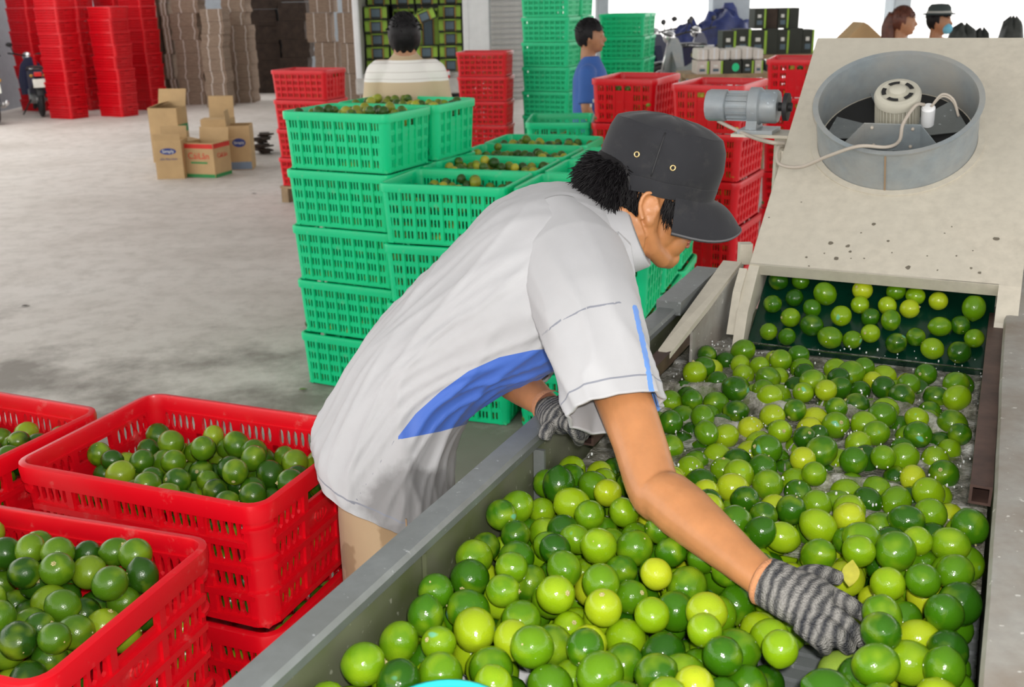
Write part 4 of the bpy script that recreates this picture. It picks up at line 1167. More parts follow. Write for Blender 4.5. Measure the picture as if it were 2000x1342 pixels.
for r_ in range(8):
    for c_ in range(4):
        z = zb_ + r_ * .21; low = r_ < 5
        if r_ in (2, 3, 4) and c_ in (1, 2): continue
        yy = ty + (.55 if low else 1.0) + .05 * ((r_ * 7 + c_ * 3) % 3)
        lime_carton(xl + bw * (c_ + .55), yy, z, 0, bw * .94, .30, .2, '%s carton of the %s column in the truck' % (lvl(r_, 9), ['leftmost', 'second', 'third', 'rightmost'][c_]), GT2)
q = atd(834, 42, td); lime_carton(q[0], ty + .25, q[2], 0, .36, .26, .18, 'tilted carton beside the head of the man in the striped shirt', GT2, roll=-.35)
for c_ in (1, 2):
    lime_carton(xl + bw * (c_ + .55), ty + 1.2, zb_, 0, bw * .94, .3, .2 * 5.2, 'deep inner carton stack, %s of the gap in the load' % ['left', 'right'][c_ - 1], GT2)

# cartons piled at the right, behind the red crates
def tall_carton(px0, px1, py0, py1, d, label, group, m=None, strip=True, zfix=None):
    a, b = atd(px0, py1, d), atd(px1, py1, d); h = (py1 - py0) * d / FPX / .98; w = b[0] - a[0]
    t = thing('tall_carton', label, 'box', ((a[0] + b[0]) / 2, a[1] + .16, zfix if zfix is not None else a[2]), 0, group)
    MB().box((0, 0, h / 2), (w * .97, .30, h)).build('carton_body', m or M_BOXK, t)
    if strip:
        MB().box((w * .40, -.152, h / 2), (w * .16, .004, h * .98)).build('green_panel', M_LIMEG, t)
        MB().box((-w * .08, -.152, h * .62), (w * .30, .004, h * .16)).build('white_mark', M_INK_W, t)
        MB().box((-w * .05, -.152, h * .30), (w * .45, .004, h * .22)).build('slate_panel', M_SLATE, t)
    return t
GB = 'cartons piled at the right'
zt1 = atd(1500, 106, 12)[2]
tb = thing('trestle_table', 'table under the black cartons at the right', 'table', (atd(1500, 106, 12)[0], 12.5, 0))
MB().box((0, .05, zt1 - .02), (1.6, .7, .04)).build('tabletop', M_WOOD, tb)
for sx in (-1, 1):
    for sy in (-1, 1): MB().box((sx * .7, .05 + sy * .3, (zt1 - .04) / 2), (.05, .05, zt1 - .04)).build('leg', M_WOOD, tb)
e_ = [1410, 1437, 1466, 1497, 1518, 1540, 1566, 1589]
nm = ['leftmost', 'second', 'third', 'fourth', 'fifth', 'sixth', 'rightmost']
for k in range(7): tall_carton(e_[k], e_[k + 1], 62 - (3 if k % 2 else 0), 106, 12.0, '%s black carton in the row behind the white bundles' % nm[k], GB, strip=k not in (3, 5), zfix=zt1)
z2 = zt1 + 46 * 12 / FPX / .98 + .004
for k, (x0, x1) in enumerate(((1473, 1496), (1497, 1518), (1519, 1540), (1541, 1560))): tall_carton(x0, x1, 17, 54, 12.0, '%s carton on top of the black carton row' % ['leftmost', 'second', 'third', 'rightmost'][k], GB, m=M_BOXK if k != 1 else M_CARDK, strip=k in (0, 2), zfix=z2)
zt2 = atd(1430, 144, 10.2)[2]
tb = thing('trestle_table', 'table under the white bundles at the right', 'table', (atd(1425, 144, 10.2)[0], 10.7, 0))
MB().box((0, .1, zt2 - .02), (.85, .6, .04)).build('tabletop', M_WOOD, tb)
for sx in (-1, 1):
    for sy in (-1, 1): MB().box((sx * .36, .1 + sy * .25, (zt2 - .04) / 2), (.05, .05, zt2 - .04)).build('leg', M_WOOD, tb)
low = [(1361, 1385), (1387, 1412), (1413, 1448), (1450, 1472), (1474, 1490)]
for k, (x0, x1) in enumerate(low):
    t = tall_carton(x0, x1, 120, 144, 10.2, '%s carton in the low row under the white bundles' % nm[k], GB, m=None if k in (2, 3) else M_CARDL, strip=k != 2, zfix=zt2)
    if k == 2:
        o = oval(t, (.03, .06), .035, .04, M_GREEN, -.153, 'green_ball_mark')
z3 = zt2 + 24 * 10.2 / FPX / .98 + .004
MB
M_SACK = mat('white_bundle', (.72, .68, .62), .7, var=.1, scale=20)
for k in range(6):
    x0 = 1364 + k * 21.5; a, b = atd(x0, 118, 10.2), atd(x0 + 20.5, 118, 10.2)
    t = thing('white_bundle', '%s white bundle in the row on the low cartons' % (['leftmost', 'second', 'third', 'fourth', 'fifth', 'rightmost'][k]), 'bundle', ((a[0] + b[0]) / 2, a[1] + .2, z3), 0, 'white bundles in a row')
    w = b[0] - a[0]; h = .105 + .012 * math.sin(k * 2)
    MB().box((0, 0, h / 2), (w, .34, h), None, .012).build('wrapped_block', M_SACK, t)
    MB().box((0, -.1705, h / 2), (w * .16, .004, h * .9)).build('tape', M_WHITE, t)

def tyre(mb, c, R, r, n=28, m=8, ax='Y'):
    rings = []
    for i in range(n):
        a = 2 * PI * i / n
        rings.append([(c[0] + (R + r * math.cos(b)) * math.cos(a), c[1] + r * .9 * math.sin(b), c[2] + (R + r * math.cos(b)) * math.sin(a)) for b in np.linspace(0, 2 * PI, m + 1)[:-1]])
    mb.loft(rings + [rings[0]], False, False); return mb
def make_motorbike(label, loc, yaw, paint, group):
    """step-through motorbike, forward = +x"""
    t = thing('motorbike', label, 'motorbike', loc, yaw, group)
    def B(mb, name, m, sm=35, parent=None): return mb.build(name, m, parent or t, sm)
    for x, nmw in ((-.62, 'rear_wheel'), (.62, 'front_wheel')):
        w = B(tyre(MB(), (x, 0, .29), .235, .05), nmw, M_BLACK, True)
        B(tyre(MB(), (x, 0, .29), .19, .014), 'wheel_rim', M_CHROME, True, w)
        hub = MB(); hub.lathe([(.0, -.06), (.06, -.06), (.06, .06), (0, .06)], 16, Matrix.Rotation(PI / 2, 3, 'X'), (x, 0, .29)); B(hub, 'hub', M_CHROME, 35, w)
        sp_ = MB()
        for k in range(12):
            a = 2 * PI * k / 12; sp_.tube([(x, .02 * (-1) ** k, .29), (x + .19 * math.cos(a), 0, .29 + .19 * math.sin(a))], .004, 5)
        B(sp_, 'spokes', M_CHROME, True, w)
    b = MB(); b.loft([[(x, sy * w, z) for sy, z in ((-1, z0), (1, z0), (1, z1), (-1, z1))] for x, w, z0, z1 in ((-.85, .05, .66, .76), (-.55, .10, .50, .76), (-.2, .12, .36, .72), (.10, .10, .32, .56), (.30, .06, .36, .52), (.42, .07, .50, .80), (.46, .05, .70, .92))])
    B(b, 'body_shell', paint, 45)
    s_ = MB(); s_.loft([[(x, y * w, z + zz) for y, zz in ((-1, 0), (-.8, .05), (0, .065), (.8, .05), (1, 0), (0, -.02))] for x, w, z in ((-.80, .09, .76), (-.6, .13, .77), (-.2, .13, .745), (.05, .09, .70))]); B(s_, 'seat', M_BLACK, 50)
    l = MB(); l.loft([[(.40 + dx, y, z) for dx, y in ((0, -w), (.05, -w * .6), (.05, w * .6), (0, w))] for z, w in ((.30, .20), (.55, .22), (.80, .16), (.92, .06))]); B(l, 'leg_shield', paint, 45)
    f_ = MB()
    for sy in (-1, 1): f_.tube([(.62, sy * .06, .29), (.46, sy * .06, .86)], .020, 8)
    B(f_, 'front_fork', M_CHROME, True)
    for x, nn, a0, a1 in ((.62, 'front_mudguard', .2, 2.5), (-.62, 'rear_mudguard', .5, 2.9)):
        m_ = MB(); m_.loft([[(x + R_ * math.cos(a), y, .29 + R_ * math.sin(a)) for R_, y in ((.30, -.06), (.315, -.03), (.315, .03), (.30, .06), (.293, .0))] for a in np.linspace(a0, a1, 10)]); B(m_, nn, paint if x > 0 else M_BLACK, 40)
    h = MB(); h.tube([(.36, -.32, 1.0), (.42, -.20, .98), (.44, 0, .94), (.42, .20, .98), (.36, .32, 1.0)], .014, 8); hb = B(h, 'handlebar', M_BLACK, True)
    hl = MB(); hl.sphere((.50, 0, .93), (.08, .10, .09), 14, 10); B(hl, 'headlight', M_CHROME, True)
    for sy in (-1, 1):
        m_ = MB(); m_.tube([(.40, sy * .22, .98), (.38, sy * .27, 1.12)], .007, 6); m_.sphere((.38, sy * .28, 1.14), (.015, .055, .038), 12, 8); B(m_, 'mirror', M_BLACK, True, hb)
        m_ = MB(); m_.sphere((-.84, sy * .10, .68), (.03, .03, .025), 10, 6); B(m_, 'indicator', M_ORANGE, True)
    tl_ = MB(); tl_.box((-.87, 0, .70), (.04, .12, .07), None, .01); B(tl_, 'tail_light', M_REDL, 35)
    pl_ = MB(); pl_.box((-.90, 0, .56), (.008, .19, .14), Matrix.Rotation(.25, 3, 'Y'), .003); B(pl_, 'number_plate', mat('number_plate', (.8, .82, .74), .4), 35)
    ex = MB(); ex.tube([(.10, -.11, .25), (-.2, -.14, .24), (-.45, -.15, .27), (-.85, -.15, .34)], [.018, .022, .045, .040], 10); B(ex, 'exhaust', M_CHROME, True)
    en = MB(); en.lathe([(.05, -.12), (.12, -.12), (.13, 0), (.12, .12), (.05, .12)], 18, Matrix.Rotation(PI / 2, 3, 'X'), (0, 0, .30)); B(en, 'engine', M_FAN, 35)
    rk = MB(); rk.tube([(-.55, .11, .79), (-.92, .11, .79), (-.92, -.11, .79), (-.55, -.11, .79)], .009, 6); B(rk, 'grab_rail', M_CHROME, True)
    st_ = MB(); st_.tube([(-.1, .10, .26), (-.14, .26, .01)], .012, 6); B(st_, 'side_stand', M_BLACK, True)
    return t
MBG = 'parked motorbikes'
q = atz(84, 228, 0); yw = math.radians(118)
make_motorbike('dark blue motorbike parked by the far red crates, tail light towards us', (q[0] + .62 * math.cos(yw) , q[1] + .62 * math.sin(yw), 0), yw, M_NAVY, MBG)
q = atz(8, 243, 0); yw = math.radians(122)
make_motorbike('motorbike cut off by the left picture edge', (q[0] + .62 * math.cos(yw) - .1, q[1] + .62 * math.sin(yw), 0), yw, M_NAVY, MBG)
DOCK = .26
tag(MB().box((3.1, 16.2, DOCK / 2), (3.4, 4.6, DOCK)).build('trim_4', M_FLOOR), kind='structure')    # low concrete dock the motorbikes stand on
for px, dd, yw, lab, pt in ((1312, 15.9, 2.0, 'silver-lit motorbike right of the far green stack', M_NAVY), (1362, 14.4, 2.3, 'motorbike with a red lamp beside the white bundles', M_FAN), (1408, 16.3, 2.3, 'motorbike half hidden behind the white bundles', M_NAVY), (1945, 15.0, 1.3, 'motorbike seen above the right end of the cover', M_NAVY)):
    q = atd(px, 100, dd); make_motorbike(lab, (q[0], q[1], DOCK if px < 1500 else 0), yw, pt, MBG)
def tarp(c, r, label, seed, z0=DOCK):
    mb = MB(); n, m = 28, 14; rings = []
    for i in range(m + 1):
        th = PI / 2 * i / m; ring = []
        for j in range(n):
            a = 2 * PI * j / n; k = 1 + .16 * mnoise.noise((math.cos(a) * 2 + seed, math.sin(a) * 2, th * 3)) + .05 * math.sin(7 * a + seed) * math.cos(th)
            ring.append((c[0] + r[0] * math.cos(th) ** .6 * math.cos(a) * k, c[1] + r[1] * math.cos(th) ** .6 * math.sin(a) * k, z0 + r[2] * math.sin(th) ** .8 * k))
        rings.append(ring)
    mb.loft(rings); return tag(mb.build('tarpaulin_heap', M_BLUETARP, None, 60), label, 'tarpaulin')
q = atd(1412, 60, 17.6); tarp((q[0], q[1]), (.52, .35, 1.22), 'rumpled dark blue tarpaulin heap behind the motorbikes', 1)
q = atd(1345, 60, 17.6); tarp((q[0], q[1]), (.36, .35, 1.02), 'smaller blue tarpaulin heap left of the large one', 4)
# rolled cardboard and a low bench of bags seen over the cover
q = atd(1690, 72, 9.0)
mb = MB(); mb.loft([[(q[0] - .16, q[1], 0), (q[0] + .16, q[1], 0), (q[0] + .16, q[1] + .3, 0), (q[0] - .16, q[1] + .3, 0)], [(q[0] - .16, q[1], q[2] - .02), (q[0] + .16, q[1], q[2] - .02), (q[0] + .16, q[1] + .3, q[2] - .02), (q[0] - .16, q[1] + .3, q[2] - .02)], [(q[0] - .02, q[1], q[2] + .12), (q[0] + .02, q[1], q[2] + .10), (q[0] + .02, q[1] + .3, q[2] + .10), (q[0] - .02, q[1] + .3, q[2] + .12)]])
tag(mb.build('gabled_carton', M_CARD), 'upright carton with a peaked top above the cover', 'box')
for k, (px, w, h) in enumerate(((1880, .34, .10), (1915, .2, .06), (1975, .25, .16))):
    q = atd(px, 74, 9.6); mb = MB(); n = 16; rings = []
    for i in range(9):
        th = PI * i / 8; rings.append([(q[0] + w / 2 * max(.15, math.sin(th) ** .5) * math.cos(a) , q[1] + .2 * max(.15, math.sin(th) ** .5) * math.sin(a), (q[2] + h) * (.5 - .5 * math.cos(th)) * (1 + .03 * math.sin(5 * a + k))) for a in np.linspace(0, 2 * PI, n + 1)[:-1]])
    mb.loft(rings); tag(mb.build('dark_sack', mat('black_sack', (.05, .055, .05), .5, var=.5, scale=12), None, True), ['wide dark sack right of the masked head', 'small dark sack in the bright opening', 'dark sack at the right picture edge'][k], 'sack', 'dark sacks')
# ------------------------------------------------------------------ the man at the trough
def skin_mat(name, col):
    m, nt, b = nodes_of(name)
    n = noise_tex(nt, 14, 5, .6)
    c = ramp(nt, n.outputs['Fac'], [(.32, tuple(x * .80 for x in col)), (.68, tuple(min(1, x * 1.08) for x in col))])
    nt.links.new(c, b.inputs['Base Color']); b.inputs['Roughness'].default_value = .42
    b.inputs['Subsurface Weight'].default_value = .08; b.inputs['Subsurface Radius'].default_value = (.012, .004, .002)
    n2 = noise_tex(nt, 220, 3); bump(nt, b, n2.outputs['Fac'], .10, .002)
    return m
M_SKIN = skin_mat('tanned_skin', (.50, .215, .085)); M_SKIN2 = skin_mat('tanned_skin_far', (.42, .20, .10))
M_HAIR = mat('black_hair', (.006, .005, .006), .5, var=.5, scale=40, spec=.25)
M_LIP = mat('lips', (.36, .13, .085), .45)
def cloth(name, col, fold=.25, rough=.7, weave=420, var=.05):
    m, nt, b = nodes_of(name)
    n = noise_tex(nt, 9, 4)
    c = ramp(nt, n.outputs['Fac'], [(.3, tuple(x * (1 - var) for x in col)), (.7, tuple(min(1, x * (1 + var)) for x in col))])
    nt.links.new(c, b.inputs['Base Color']); b.inputs['Roughness'].default_value = rough; b.inputs['Specular IOR Level'].default_value = .25
    n2 = noise_tex(nt, weave, 2); bump(nt, b, n2.outputs['Fac'], .10, .001)
    b.inputs['Sheen Weight'].default_value = .1
    return m, nt, b, c
def shirt_mat():
    m, nt, b, c = cloth('grey_sports_shirt', (.43, .43, .445), rough=.5)
    at = N_(nt, 'ShaderNodeAttribute'); at.attribute_name = 'panel'
    c2 = mixc(nt, mth(nt, 'GREATER_THAN', at.outputs['Fac'], 0.0), c, (.060, .14, .50))
    aw = N_(nt, 'ShaderNodeAttribute'); aw.attribute_name = 'wet'
    nz = noise_tex(nt, 16, 5)
    w = ramp(nt, mth(nt, 'ADD', aw.outputs['Fac'], mth(nt, 'MULTIPLY', mth(nt, 'SUBTRACT', nz.outputs['Fac'], .5), .9)), [(.35, (0, 0, 0)), (.62, (.85, .85, .85))])
    c3 = mixc(nt, w, c2, (.20, .197, .20))
    as_ = N_(nt, 'ShaderNodeAttribute'); as_.attribute_name = 'seam'
    c4 = mixc(nt, mth(nt, 'GREATER_THAN', as_.outputs['Fac'], 0.0), c3, (.22, .23, .27))
    ast = N_(nt, 'ShaderNodeAttribute'); ast.attribute_name = 'stripe'
    c5 = mixc(nt, mth(nt, 'GREATER_THAN', ast.outputs['Fac'], 0.0), c4, (.13, .28, .68))
    nt.links.new(c5, b.inputs['Base Color'])
    return m
M_SHIRT = shirt_mat()
def V3(a): return np.array(a, float)
man = thing('person', 'man in black cap and pale grey shirt bending over the lime trough', 'person', (-.24, 1.78, 0))
def mpart(mb, name, m, sm=True, parent=None): return part(mb, name, m, parent or man, sm)
def to_man(o):
    o.parent = man; o.location = -Vector(man.location); return o
LAT = V3((.10, .995, 0)); LAT /= np.linalg.norm(LAT)              # the man's left, away from the camera
RINGS = [((628, 862), (880, 1000), 1.95, .172), ((624, 818), (884, 940), 1.95, .176), ((652, 768), (888, 872), 1.95, .176), ((720, 655), (925, 795), 1.94, .165), ((800, 570), (985, 748), 1.92, .165),
         ((880, 487), (1045, 722), 1.90, .178), ((960, 406), (1100, 695), 1.88, .190), ((1040, 368), (1160, 640), 1.87, .192), ((1110, 364), (1205, 585), 1.86, .165), ((1165, 385), (1226, 535), 1.85, .105), ((1195, 408), (1236, 510), 1.85, .076)]
def interp_rings(n):
    K = len(RINGS); out = []
    cols = np.array([[*b, *f_, d, l] for b, f_, d, l in RINGS], float)
    for i in range(n + 1):
        t = i / n * (K - 1); k = min(int(t), K - 2); s = t - k
        p = [cols[max(0, k - 1)], cols[k], cols[k + 1], cols[min(K - 1, k + 2)]]
        v = .5 * (2 * p[1] + (p[2] - p[0]) * s + (2 * p[0] - 5 * p[1] + 4 * p[2] - p[3]) * s * s + (3 * p[1] - p[0] - 3 * p[2] + p[3]) * s ** 3)
        out.append((i / n, atd(v[0], v[1], v[4]), atd(v[2], v[3], v[4]), v[5]))
    return out
def torso_ring(B, F, lat, n, k=1.0, folds=None, t=0):
    c = (B + F) / 2; fb = (B - F) / 2; pts = []
    for j in range(n):
        a = 2 * PI * j / n; ca, sa = math.cos(a), math.sin(a)
        e = .84
        x = math.copysign(abs(ca) ** e, ca); y = math.copysign(abs(sa) ** e, sa)
        dk = k
        if folds: dk = k * (1 + folds(t, a) / .16)
        pts.append(c + fb * x * dk + LAT * lat * y * dk)
    return pts
def folds(t, a):
    # long soft creases running along the body, stronger at the waist and below the arm
    near_ = .5 - .5 * math.sin(a)
    n = mnoise.noise((t * 3.0 + a * .9, a * 2.6 - t * 4.0, 2.0)); n2 = mnoise.noise((t * 2.2, a * 4.6 + t * 4, 7.0))
    r = (1 - abs(n)) ** 4 * .55 + (1 - abs(n2)) ** 5 * .40
    amp = .0085 * (0.35 + 1.0 * math.exp(-((t - .33) / .25) ** 2)) + .002
    hem = .006 * math.sin(5 * a + 1) * max(0, 1 - t / .16)
    return amp * (r - .3) * 1.3 + hem + .003 * mnoise.noise((t * 6, a * 2, 3))
nt_r, ns_r = 170, 180
IR = interp_rings(nt_r)
sh = MB(); rings = [torso_ring(B, F, l, ns_r, 1.0, folds, t) for t, B, F, l in IR]
inner = [[c_ * .988 + np.mean(rings[0], 0) * .012 for c_ in rings[0]], [c_ * .97 + np.mean(rings[6], 0) * .03 for c_ in rings[6]]]
sh.loft(rings, False, False)
shirt = mpart(sh, 'shirt', M_SHIRT, True)
def poly_sd(pts, poly):
    """signed pixel distance to a closed polygon, positive inside"""
    P_ = np.asarray(pts, float); Q = np.asarray(poly, float); n = len(Q)
    ins = np.zeros(len(P_), bool); dm = np.full(len(P_), 1e9)
    for i in range(n):
        a, b = Q[i], Q[(i + 1) % n]
        cond = ((a[1] > P_[:, 1]) != (b[1] > P_[:, 1])) & (P_[:, 0] < (b[0] - a[0]) * (P_[:, 1] - a[1]) / (b[1] - a[1] + 1e-9) + a[0])
        ins ^= cond
        ab = b - a; t = np.clip(((P_ - a) @ ab) / (ab @ ab + 1e-9), 0, 1); dm = np.minimum(dm, np.linalg.norm(P_ - (a + t[:, None] * ab), axis=1))
    return np.where(ins, dm, -dm)
def line_sd(pts, line):
    P_ = np.asarray(pts, float); dm = np.full(len(P_), 1e9)
    for a, b in zip(line[:-1], line[1:]):
        a, b = V3(a), V3(b); ab = b - a; t = np.clip(((P_ - a) @ ab) / (ab @ ab + 1e-9), 0, 1); dm = np.minimum(dm, np.linalg.norm(P_ - (a + t[:, None] * ab), axis=1))
    return dm
def set_attr(o, name, vals):
    at = o.data.attributes.new(name, 'FLOAT', 'POINT'); at.data.foreach_set('value', np.asarray(vals, np.float32))
sv = np.array(sh.v); spx = project(sv)[:, :2]
th_idx = np.arange(len(sv)) % ns_r; near_side = np.sin(2 * PI * th_idx / ns_r) < .25
pan = poly_sd(spx, [(772, 860), (812, 808), (860, 765), (915, 725), (975, 698), (1040, 684), (1120, 678), (1135, 730), (1075, 752), (1000, 788), (935, 822), (860, 843)])
pan[~near_side] = -10; set_attr(shirt, 'panel', pan)
wet = np.clip(1 - np.abs(spx[:, 0] - 815) / 120, 0, 1) * np.clip((spx[:, 1] - 850) / 110, 0, 1) * .9 + np.clip((spx[:, 1] - 880) / 110, 0, 1) * .35
set_attr(shirt, 'wet', wet)
seam = np.maximum(.8 - line_sd(spx, [(690, 985), (735, 915), (772, 858)]), .5 - np.abs((np.arange(len(sv)) // ns_r) - 9) * 1.0)
seam[~near_side] = -1; set_attr(shirt, 'seam', seam); set_attr(shirt, 'stripe', np.full(len(sv), -1.0))
# inner lining so the open hem has a back face
ln = MB(); ln.loft([[p * .985 + np.mean(r, 0) * .015 for p in r][::-1] for r in rings[:30]], False, False)
lo_ = mpart(ln, 'lining', M_SHIRT, True, shirt); set_attr(lo_, 'wet', np.full(len(ln.v), .6))
for nm_ in ('panel', 'seam', 'stripe'): set_attr(lo_, nm_, np.full(len(ln.v), -1.0))

def sleeve(path, radii, name, n=90, m=110, seed=0, stripes=None, seamline=None):
    pts = smooth_path(path, max(2, m // (len(path) - 1))); rr = np.interp(np.linspace(0, 1, len(pts)), np.linspace(0, 1, len(radii)), [r[0] for r in radii]); rb = np.interp(np.linspace(0, 1, len(pts)), np.linspace(0, 1, len(radii)), [r[1] for r in radii])
    rings = []; prev = None
    for i, p in enumerate(pts):
        t = pts[min(i + 1, len(pts) - 1)] - pts[max(i - 1, 0)]; t = t / np.linalg.norm(t)
        if prev is None: a = V3((1, 0, 0))
        else: a = prev
        a = a - t * (a @ t); a /= np.linalg.norm(a); prev = a; b = np.cross(t, a)
        s = i / (len(pts) - 1); ring = []
        for j in range(n):
            q = 2 * PI * j / n
            f_ = .011 * s * ((1 - abs(mnoise.noise((q * 1.6 + s * 1.5, s * 1.8, seed)))) ** 3 - .4) + .003 * math.sin(3 * q + 2 * seed) * s
            ring.append(p + (a * math.cos(q) * (rr[i] + f_) + b * math.sin(q) * (rb[i] + f_)))
        rings.append(ring)
    inner_ = [[p * .93 + np.mean(r, 0) * .07 for p in r] for r in rings[::-1][:30]]
    mb = MB(); mb.loft(rings + inner_, True, False)
    o = mpart(mb, name, M_SHIRT, True, shirt)
    px = project(np.array(mb.v))[:, :2]; nv_ = len(mb.v)
    cam_side = np.array([(p - np.mean(rings[0], 0)) @ LAT for p in np.array(mb.v)])
    for nm_ in ('panel', 'wet'): set_attr(o, nm_, np.full(nv_, -1.0 if nm_ == 'panel' else 0.0))
    idx = np.arange(nv_) // n
    sm = .45 - np.abs(idx - (len(rings) - 9)) * 1.0
    if seamline is not None: sm = np.maximum(sm, 2.0 - line_sd(px, seamline))
    set_attr(o, 'seam', sm)
    st_ = np.full(nv_, -30.0)
    if stripes:
        for ln_, w_ in stripes: st_ = np.maximum(st_, w_ - line_sd(px, ln_))
        st_ += 1.8 * np.array([mnoise.noise((x * .16, y * .16, 0)) for x, y in px])
        st_ = np.where(np.isfinite(st_), st_, -1)
    set_attr(o, 'stripe', st_)
    return o
SHR = atd(1135, 560, 1.74)
sleeve([atd(1085, 470, 1.84), atd(1120, 530, 1.76), atd(1150, 618, 1.66), atd(1174, 710, 1.595), atd(1203, 806, 1.545)], [(.075, .09), (.094, .095), (.082, .085), (.074, .070), (.071, .055)], 'sleeve', seed=3,
       stripes=[([(1240, 600), (1262, 700), (1272, 760), (1288, 812)], 5), ([(1254, 770), (1268, 815)], 5)], seamline=[(1058, 655), (1095, 625), (1150, 600), (1215, 590)])
sleeve([atd(1110, 500, 1.95), atd(1085, 560, 2.05), atd(1040, 640, 2.06), atd(1005, 705, 2.0)], [(.08, .08), (.085, .085), (.075, .075), (.068, .068)], 'sleeve', seed=9)
# collar: standing band and the open flap
def ringpts(c, ax1, ax2, n, a0=0, a1=2 * PI): return [c + ax1 * math.cos(a) + ax2 * math.sin(a) for a in np.linspace(a0, a1, n)]
_, B9, F9, l9 = IR[int(nt_r * .90)]; _, B10, F10, l10 = IR[nt_r]
c9 = (B9 + F9) / 2; c10 = (B10 + F10) / 2; dirn = (c10 - c9) / np.linalg.norm(c10 - c9)
col = MB(); f9 = (B9 - F9) / 2
rl = []
for k, (off, sc) in enumerate(((-.012, 1.10), (.006, 1.02), (.026, .92), (.030, .86), (.012, .90), (-.01, .98))):
    c = c10 + dirn * off; rl.append([c + (B10 - F10) / 2 * 1.28 * sc * math.cos(a) + LAT * l10 * 1.12 * sc * math.sin(a) for a in np.linspace(.0, 2 * PI, 61)[:-1]])
col.loft(rl, False, False)
co = mpart(col, 'collar', M_SHIRT, True, shirt)
fl = MB(); A_ = [atd(1208, 455, 1.76), atd(1232, 480, 1.75), atd(1241, 535, 1.745), atd(1237, 582, 1.745), atd(1222, 560, 1.75), atd(1208, 500, 1.755)]
fl.add(A_ + [p + LAT * .02 for p in A_], [tuple(range(6)), tuple(range(11, 5, -1))] + [(i, i + 6, (i + 1) % 6 + 6, (i + 1) % 6) for i in range(6)])
cf_ = mpart(fl, 'collar_flap', M_SHIRT, False, shirt)
for o_ in (co, cf_):
    n_ = len(o_.data.vertices)
    for nm_, v_ in (('panel', -1), ('wet', 0), ('seam', -1), ('stripe', -1)): set_attr(o_, nm_, np.full(n_, float(v_)))
pp = MB(); pp.tube([atd(1201, 476, 1.742), atd(1205, 500, 1.735), atd(1207, 530, 1.728), atd(1222, 565, 1.722), atd(1232, 592, 1.715)], [.0022, .005, .003, .0045, .003], 6)
mpart(pp, 'blue_piping', mat('blue_stripe', (.13, .28, .68), .6), True, shirt)

# body: one continuous skin
HC = atd(1257, 388, 1.885) ; hp_ = math.radians(17)
hx = V3((math.cos(hp_), .06, -math.sin(hp_))); hx /= np.linalg.norm(hx)
hy = np.cross(V3((0, 0, 1)), hx); hy /= np.linalg.norm(hy); hz = np.cross(hx, hy)
def hd_(x, y, z): return HC + hx * x + hy * y + hz * z
HM = Matrix((tuple(hx), tuple(hy), tuple(hz))).transposed()
HS = .98
def hs(c, r, mb): mb.sphere(tuple(hd_(*[q * HS for q in c])), tuple(q * HS for q in r), 28, 20, HM)
bd = MB()
hs((.002, 0, .045), (.096, .075, .088), bd); hs((.045, 0, -.012), (.054, .060, .072), bd); hs((.050, 0, -.055), (.045, .046, .042), bd)
hs((.082, 0, -.092), (.019, .022, .017), bd); hs((.058, -.040, -.022), (.030, .026, .028), bd); hs((.058, .040, -.022), (.030, .026, .028), bd)
hs((.088, 0, .026), (.016, .05, .014), bd)
for s_ in (-1, 1):
    bd.tube([hd_(.000, s_ * .060, -.005), hd_(.008, s_ * .056, -.045), hd_(.030, s_ * .047, -.074), hd_(.060, s_ * .028, -.092), hd_(.082, 0, -.096)], [.022, .020, .018, .017, .016], 12)
bd.tube([hd_(.094, 0, .022), hd_(.106, 0, .002), hd_(.116, 0, -.016), hd_(.106, 0, -.024)], [.008, .010, .013, .010], 12)
for s_ in (-1, 1): hs((.103, s_ * .012, -.020), (.010, .008, .008), bd)
hs((.090, 0, -.038), (.016, .028, .016), bd); hs((.066, 0, -.060), (.038, .042, .034), bd); hs((.035, -.035, -.045), (.035, .022, .035), bd); hs((.035, .035, -.045), (.035, .022, .035), bd); hs((.093, 0, -.046), (.014, .024, .010), bd); hs((.095, 0, -.051), (.013, .022, .006), bd); hs((.092, 0, -.062), (.013, .020, .007), bd); hs((.082, 0, -.076), (.016, .022, .010), bd)
for s_ in (-1, 1):
    eb = [hd_(-.006 + .016 * math.cos(a) - .005 * math.sin(a), s_ * (.0765 + .006 * (math.cos(a) < 0)), -.002 + .025 * math.sin(a)) for a in np.linspace(-.7, 4.2, 16)]
    bd.tube(eb, [.0040] * 13 + [.0045, .005, .006], 8)
    hs((-.004, s_ * .073, .0), (.017, .008, .026), bd); hs((.004, s_ * .078, -.026), (.009, .006, .010), bd); hs((.012, s_ * .078, -.002), (.005, .005, .008), bd)
